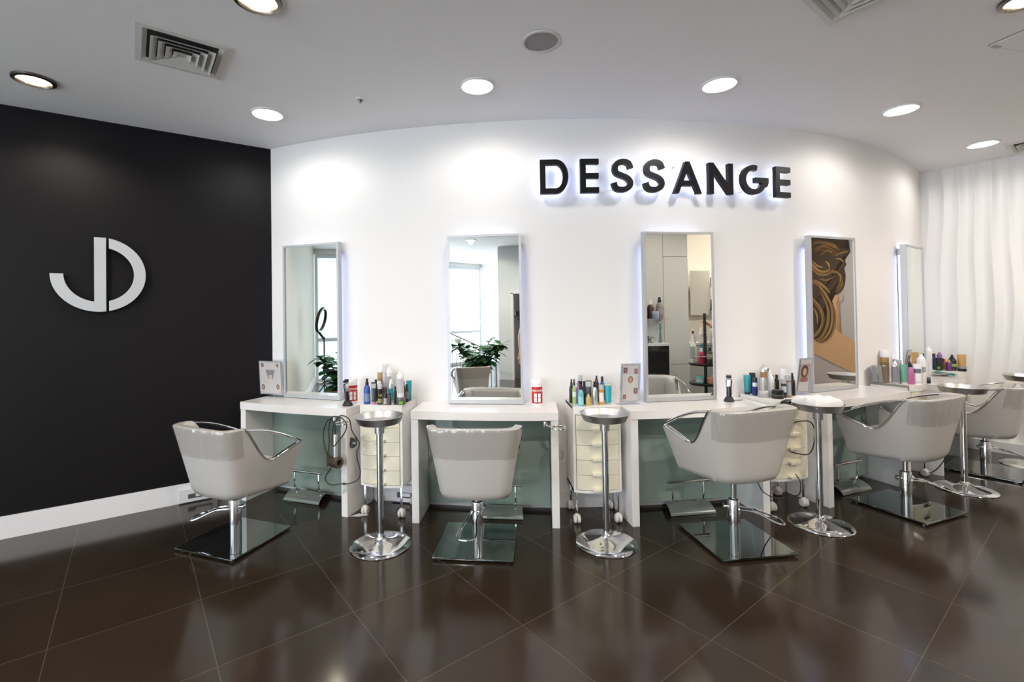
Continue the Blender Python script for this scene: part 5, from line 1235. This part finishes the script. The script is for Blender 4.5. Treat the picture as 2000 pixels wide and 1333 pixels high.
for k, z in enumerate((1.50, 1.86)):
    t = thing('wall_shelf', ['lower dark wall shelf beside the mirror board', 'upper dark wall shelf beside the mirror board'][k], 'shelf', (4.74, .27, z), radians(10))
    bm = B(); box(bm, (0, 0, 0), (.32, .20, .02)); obj('shelf_board', bm, ACRYL if k else BLACKM, t, sm=0)
    for q in range(3): bottle('cap', (4.63 + .09 * q, .25 + .016 * q, z + .011), 0, .20 + .02 * q, .030, [(.05, .03, .10), BK, (.02, .02, .03)][q], BK, 'dark bottle on the %s wall shelf, %s of three' % (['lower', 'upper'][k], ['leftmost', 'middle', 'rightmost'][q]), 'bottle', group='dark bottles on the far wall shelves')

# ------------------------------------------------------------------ people
def skin_mesh(name, chains, mt, parent, levels=2, root=0):
    """chains: list of lists of (point, radius); first point of later chains may repeat an earlier one"""
    me = bpy.data.meshes.new(name); V, Ed, Rr = [], [], []
    def idx(p, r):
        for i, q in enumerate(V):
            if (Vector(q) - Vector(p)).length < 1e-4: return i
        V.append(p); Rr.append(r); return len(V) - 1
    for ch in chains:
        pv = None
        for p, r in ch:
            i = idx(p, r)
            if pv is not None and pv != i: Ed.append((pv, i))
            pv = i
    me.from_pydata(V, Ed, []); me.update()
    o = bpy.data.objects.new(name, me); COL.objects.link(o)
    o.modifiers.new('s', 'SKIN').use_smooth_shade = True
    for i, d in enumerate(me.skin_vertices[0].data): d.radius = (Rr[i], Rr[i] * .92); d.use_root = (i == root)
    sb = o.modifiers.new('u', 'SUBSURF'); sb.levels = levels; sb.render_levels = levels
    dg = bpy.context.evaluated_depsgraph_get(); m2_ = bpy.data.meshes.new_from_object(o.evaluated_get(dg)); bpy.data.objects.remove(o)
    m2_.materials.clear(); m2_.materials.append(mt)
    for p in m2_.polygons: p.use_smooth = True
    o = bpy.data.objects.new(name, m2_); COL.objects.link(o); o.parent = parent; return o
def person(x, y, rz, label, top, bottom, hairc, handR, handL, elbR, elbL, long_hair=False):
    t = thing('person', label, 'person', (x, y, 0), rz)
    # local: faces -y
    def hand(wr, el):
        wr = Vector(wr); el = Vector(el); d = (wr - el).normalized(); sd = d.cross(Vector((0, 0, 1))).normalized(); dn = Vector((0, 0, -1))
        pal = wr + d * .05; out = [[(tuple(wr), .026), (tuple(pal), .030)]]
        for k, (o_, L_) in enumerate(((-.030, .062), (-.010, .072), (.010, .068), (.028, .052))):
            b_ = pal + sd * o_ + d * .035; out.append([(tuple(pal), .030), (tuple(b_), .011), (tuple(b_ + d * L_ * .5 + dn * .012), .009), (tuple(b_ + d * L_ * .8 + dn * .034), .008)])
        th = wr + d * .025 - sd * .035; out.append([(tuple(wr), .026), (tuple(th), .012), (tuple(th + d * .035 - sd * .012 + dn * .01), .010), (tuple(th + d * .055 + dn * .02), .009)])
        return out
    sh = lambda s: (s * .175, 0, 1.40)
    ch = [[((0, 0, .95), .13), ((0, 0, 1.10), .125), ((0, 0, 1.25), .135), ((0, 0, 1.38), .12), ((0, -.005, 1.47), .058), ((0, -.012, 1.53), .055), ((0, -.02, 1.60), .085), ((0, -.015, 1.67), .088)]]
    for s, hd, el in ((1, handR, elbR), (-1, handL, elbL)):
        ch.append([((0, 0, 1.38), .12), (sh(s), .062), (tuple(el), .042), (tuple(hd), .026)]); ch += hand(hd, el)
    for s in (-1, 1):
        ch.append([((0, 0, .95), .13), ((s * .09, 0, .86), .10), ((s * .10, -.01, .50), .062), ((s * .10, .01, .10), .040), ((s * .10, -.02, .05), .042), ((s * .105, -.14, .03), .030)])
    skin_mesh('body', ch, SKIN, t)
    tc = [[((0, 0, .93), .145), ((0, 0, 1.10), .140), ((0, 0, 1.25), .150), ((0, 0, 1.39), .130)]]
    for s, el in ((1, elbR), (-1, elbL)):
        a = Vector(sh(s)); e = Vector(el); tc.append([((0, 0, 1.39), .130), (tuple(a), .075), (tuple(a.lerp(e, .62)), .062)])
    skin_mesh('t_shirt', tc, top, t)
    skin_mesh('trousers', [[((0, 0, .98), .14)] + [((s * .09, 0, .86), .112), ((s * .10, -.01, .50), .075), ((s * .10, .01, .09), .056)] for s in (-1, 1)], bottom, t)
    for s in (-1, 1):
        bm = B(); lathe(bm, [(0, 0), (.05, 0), (.052, .02), (.042, .06), (0, .075)], (s * .103, -.06, 0), seg=20, sy=2.3); obj('shoe', bm, BLACKM, t)
    bm = B(); bmesh.ops.create_icosphere(bm, subdivisions=3, radius=1)
    for v in bm.verts:
        c = v.co.copy(); v.co = Vector((c.x * .094, c.y * .108 + .004, c.z * .115 + 1.66))
    bmesh.ops.delete(bm, geom=[v for v in bm.verts if v.co.y < -.045 and v.co.z < 1.70], context='VERTS')
    if long_hair: lathe(bm, [(.02, 1.30), (.05, 1.36), (.055, 1.5), (.07, 1.62)], (0, .06, 0), seg=16)
    obj('hair', bm, hairc, t, sm=60)
    for s in (-1, 1):
        bm = B(); bmesh.ops.create_icosphere(bm, subdivisions=2, radius=.010); [setattr(v, 'co', v.co + Vector((s * .032, -.098, 1.635))) for v in bm.verts]; obj('eye', bm, BLACK, t)
        bm = B(); lathe(bm, [(0, -.004), (.016, -.004), (.018, .004), (0, .006)], (0, 0, 0), seg=12, sy=1.6)
        for v in bm.verts: v.co = Vector((s * (.087 + v.co.z), v.co.x * .9 - .01, 1.615 + v.co.y))
        obj('ear', bm, SKIN, t)
    bm = B(); lathe(bm, [(0, 0), (.014, .004), (.006, .04), (0, .045)], (0, -.102, 1.592), seg=10); obj('nose', bm, SKIN, t)
    bm = B(); box(bm, (0, -.098, 1.572), (.042, .012, .010), bev=.003); obj('mouth', bm, pm((.42, .14, .12), .5), t)
    return t
HAIRD = mat('dark_brown_hair', (.03, .018, .012), .5)
JEAN = mat('dark_blue_jeans', (.03, .045, .08), .8); TEEB = mat('black_tshirt', (.016, .017, .022), .8); TEEW = mat('white_uniform', (.62, .60, .56), .8)
person(-.16, -.84, radians(150), 'person in black t-shirt and jeans, arm just inside the second mirror', TEEB, JEAN, HAIRD, (.27, -.02, .80), (-.26, -.10, .84), (.25, .05, 1.08), (-.27, .03, 1.08))
person(4.12, .52, radians(185), 'person in pale uniform mixing colour at the wash counter', TEEW, JEAN, HAIRD, (.24, -.42, 1.22), (.02, -.44, 1.20), (.27, -.16, 1.12), (-.20, -.20, 1.12), True) if False else \
person(4.17, 1.32, radians(-75), 'person in pale uniform holding a black brush over a white bowl', TEEW, JEAN, HAIRD, (.10, -.40, 1.30), (-.14, -.36, 1.24), (.24, -.12, 1.16), (-.25, -.10, 1.12), True)
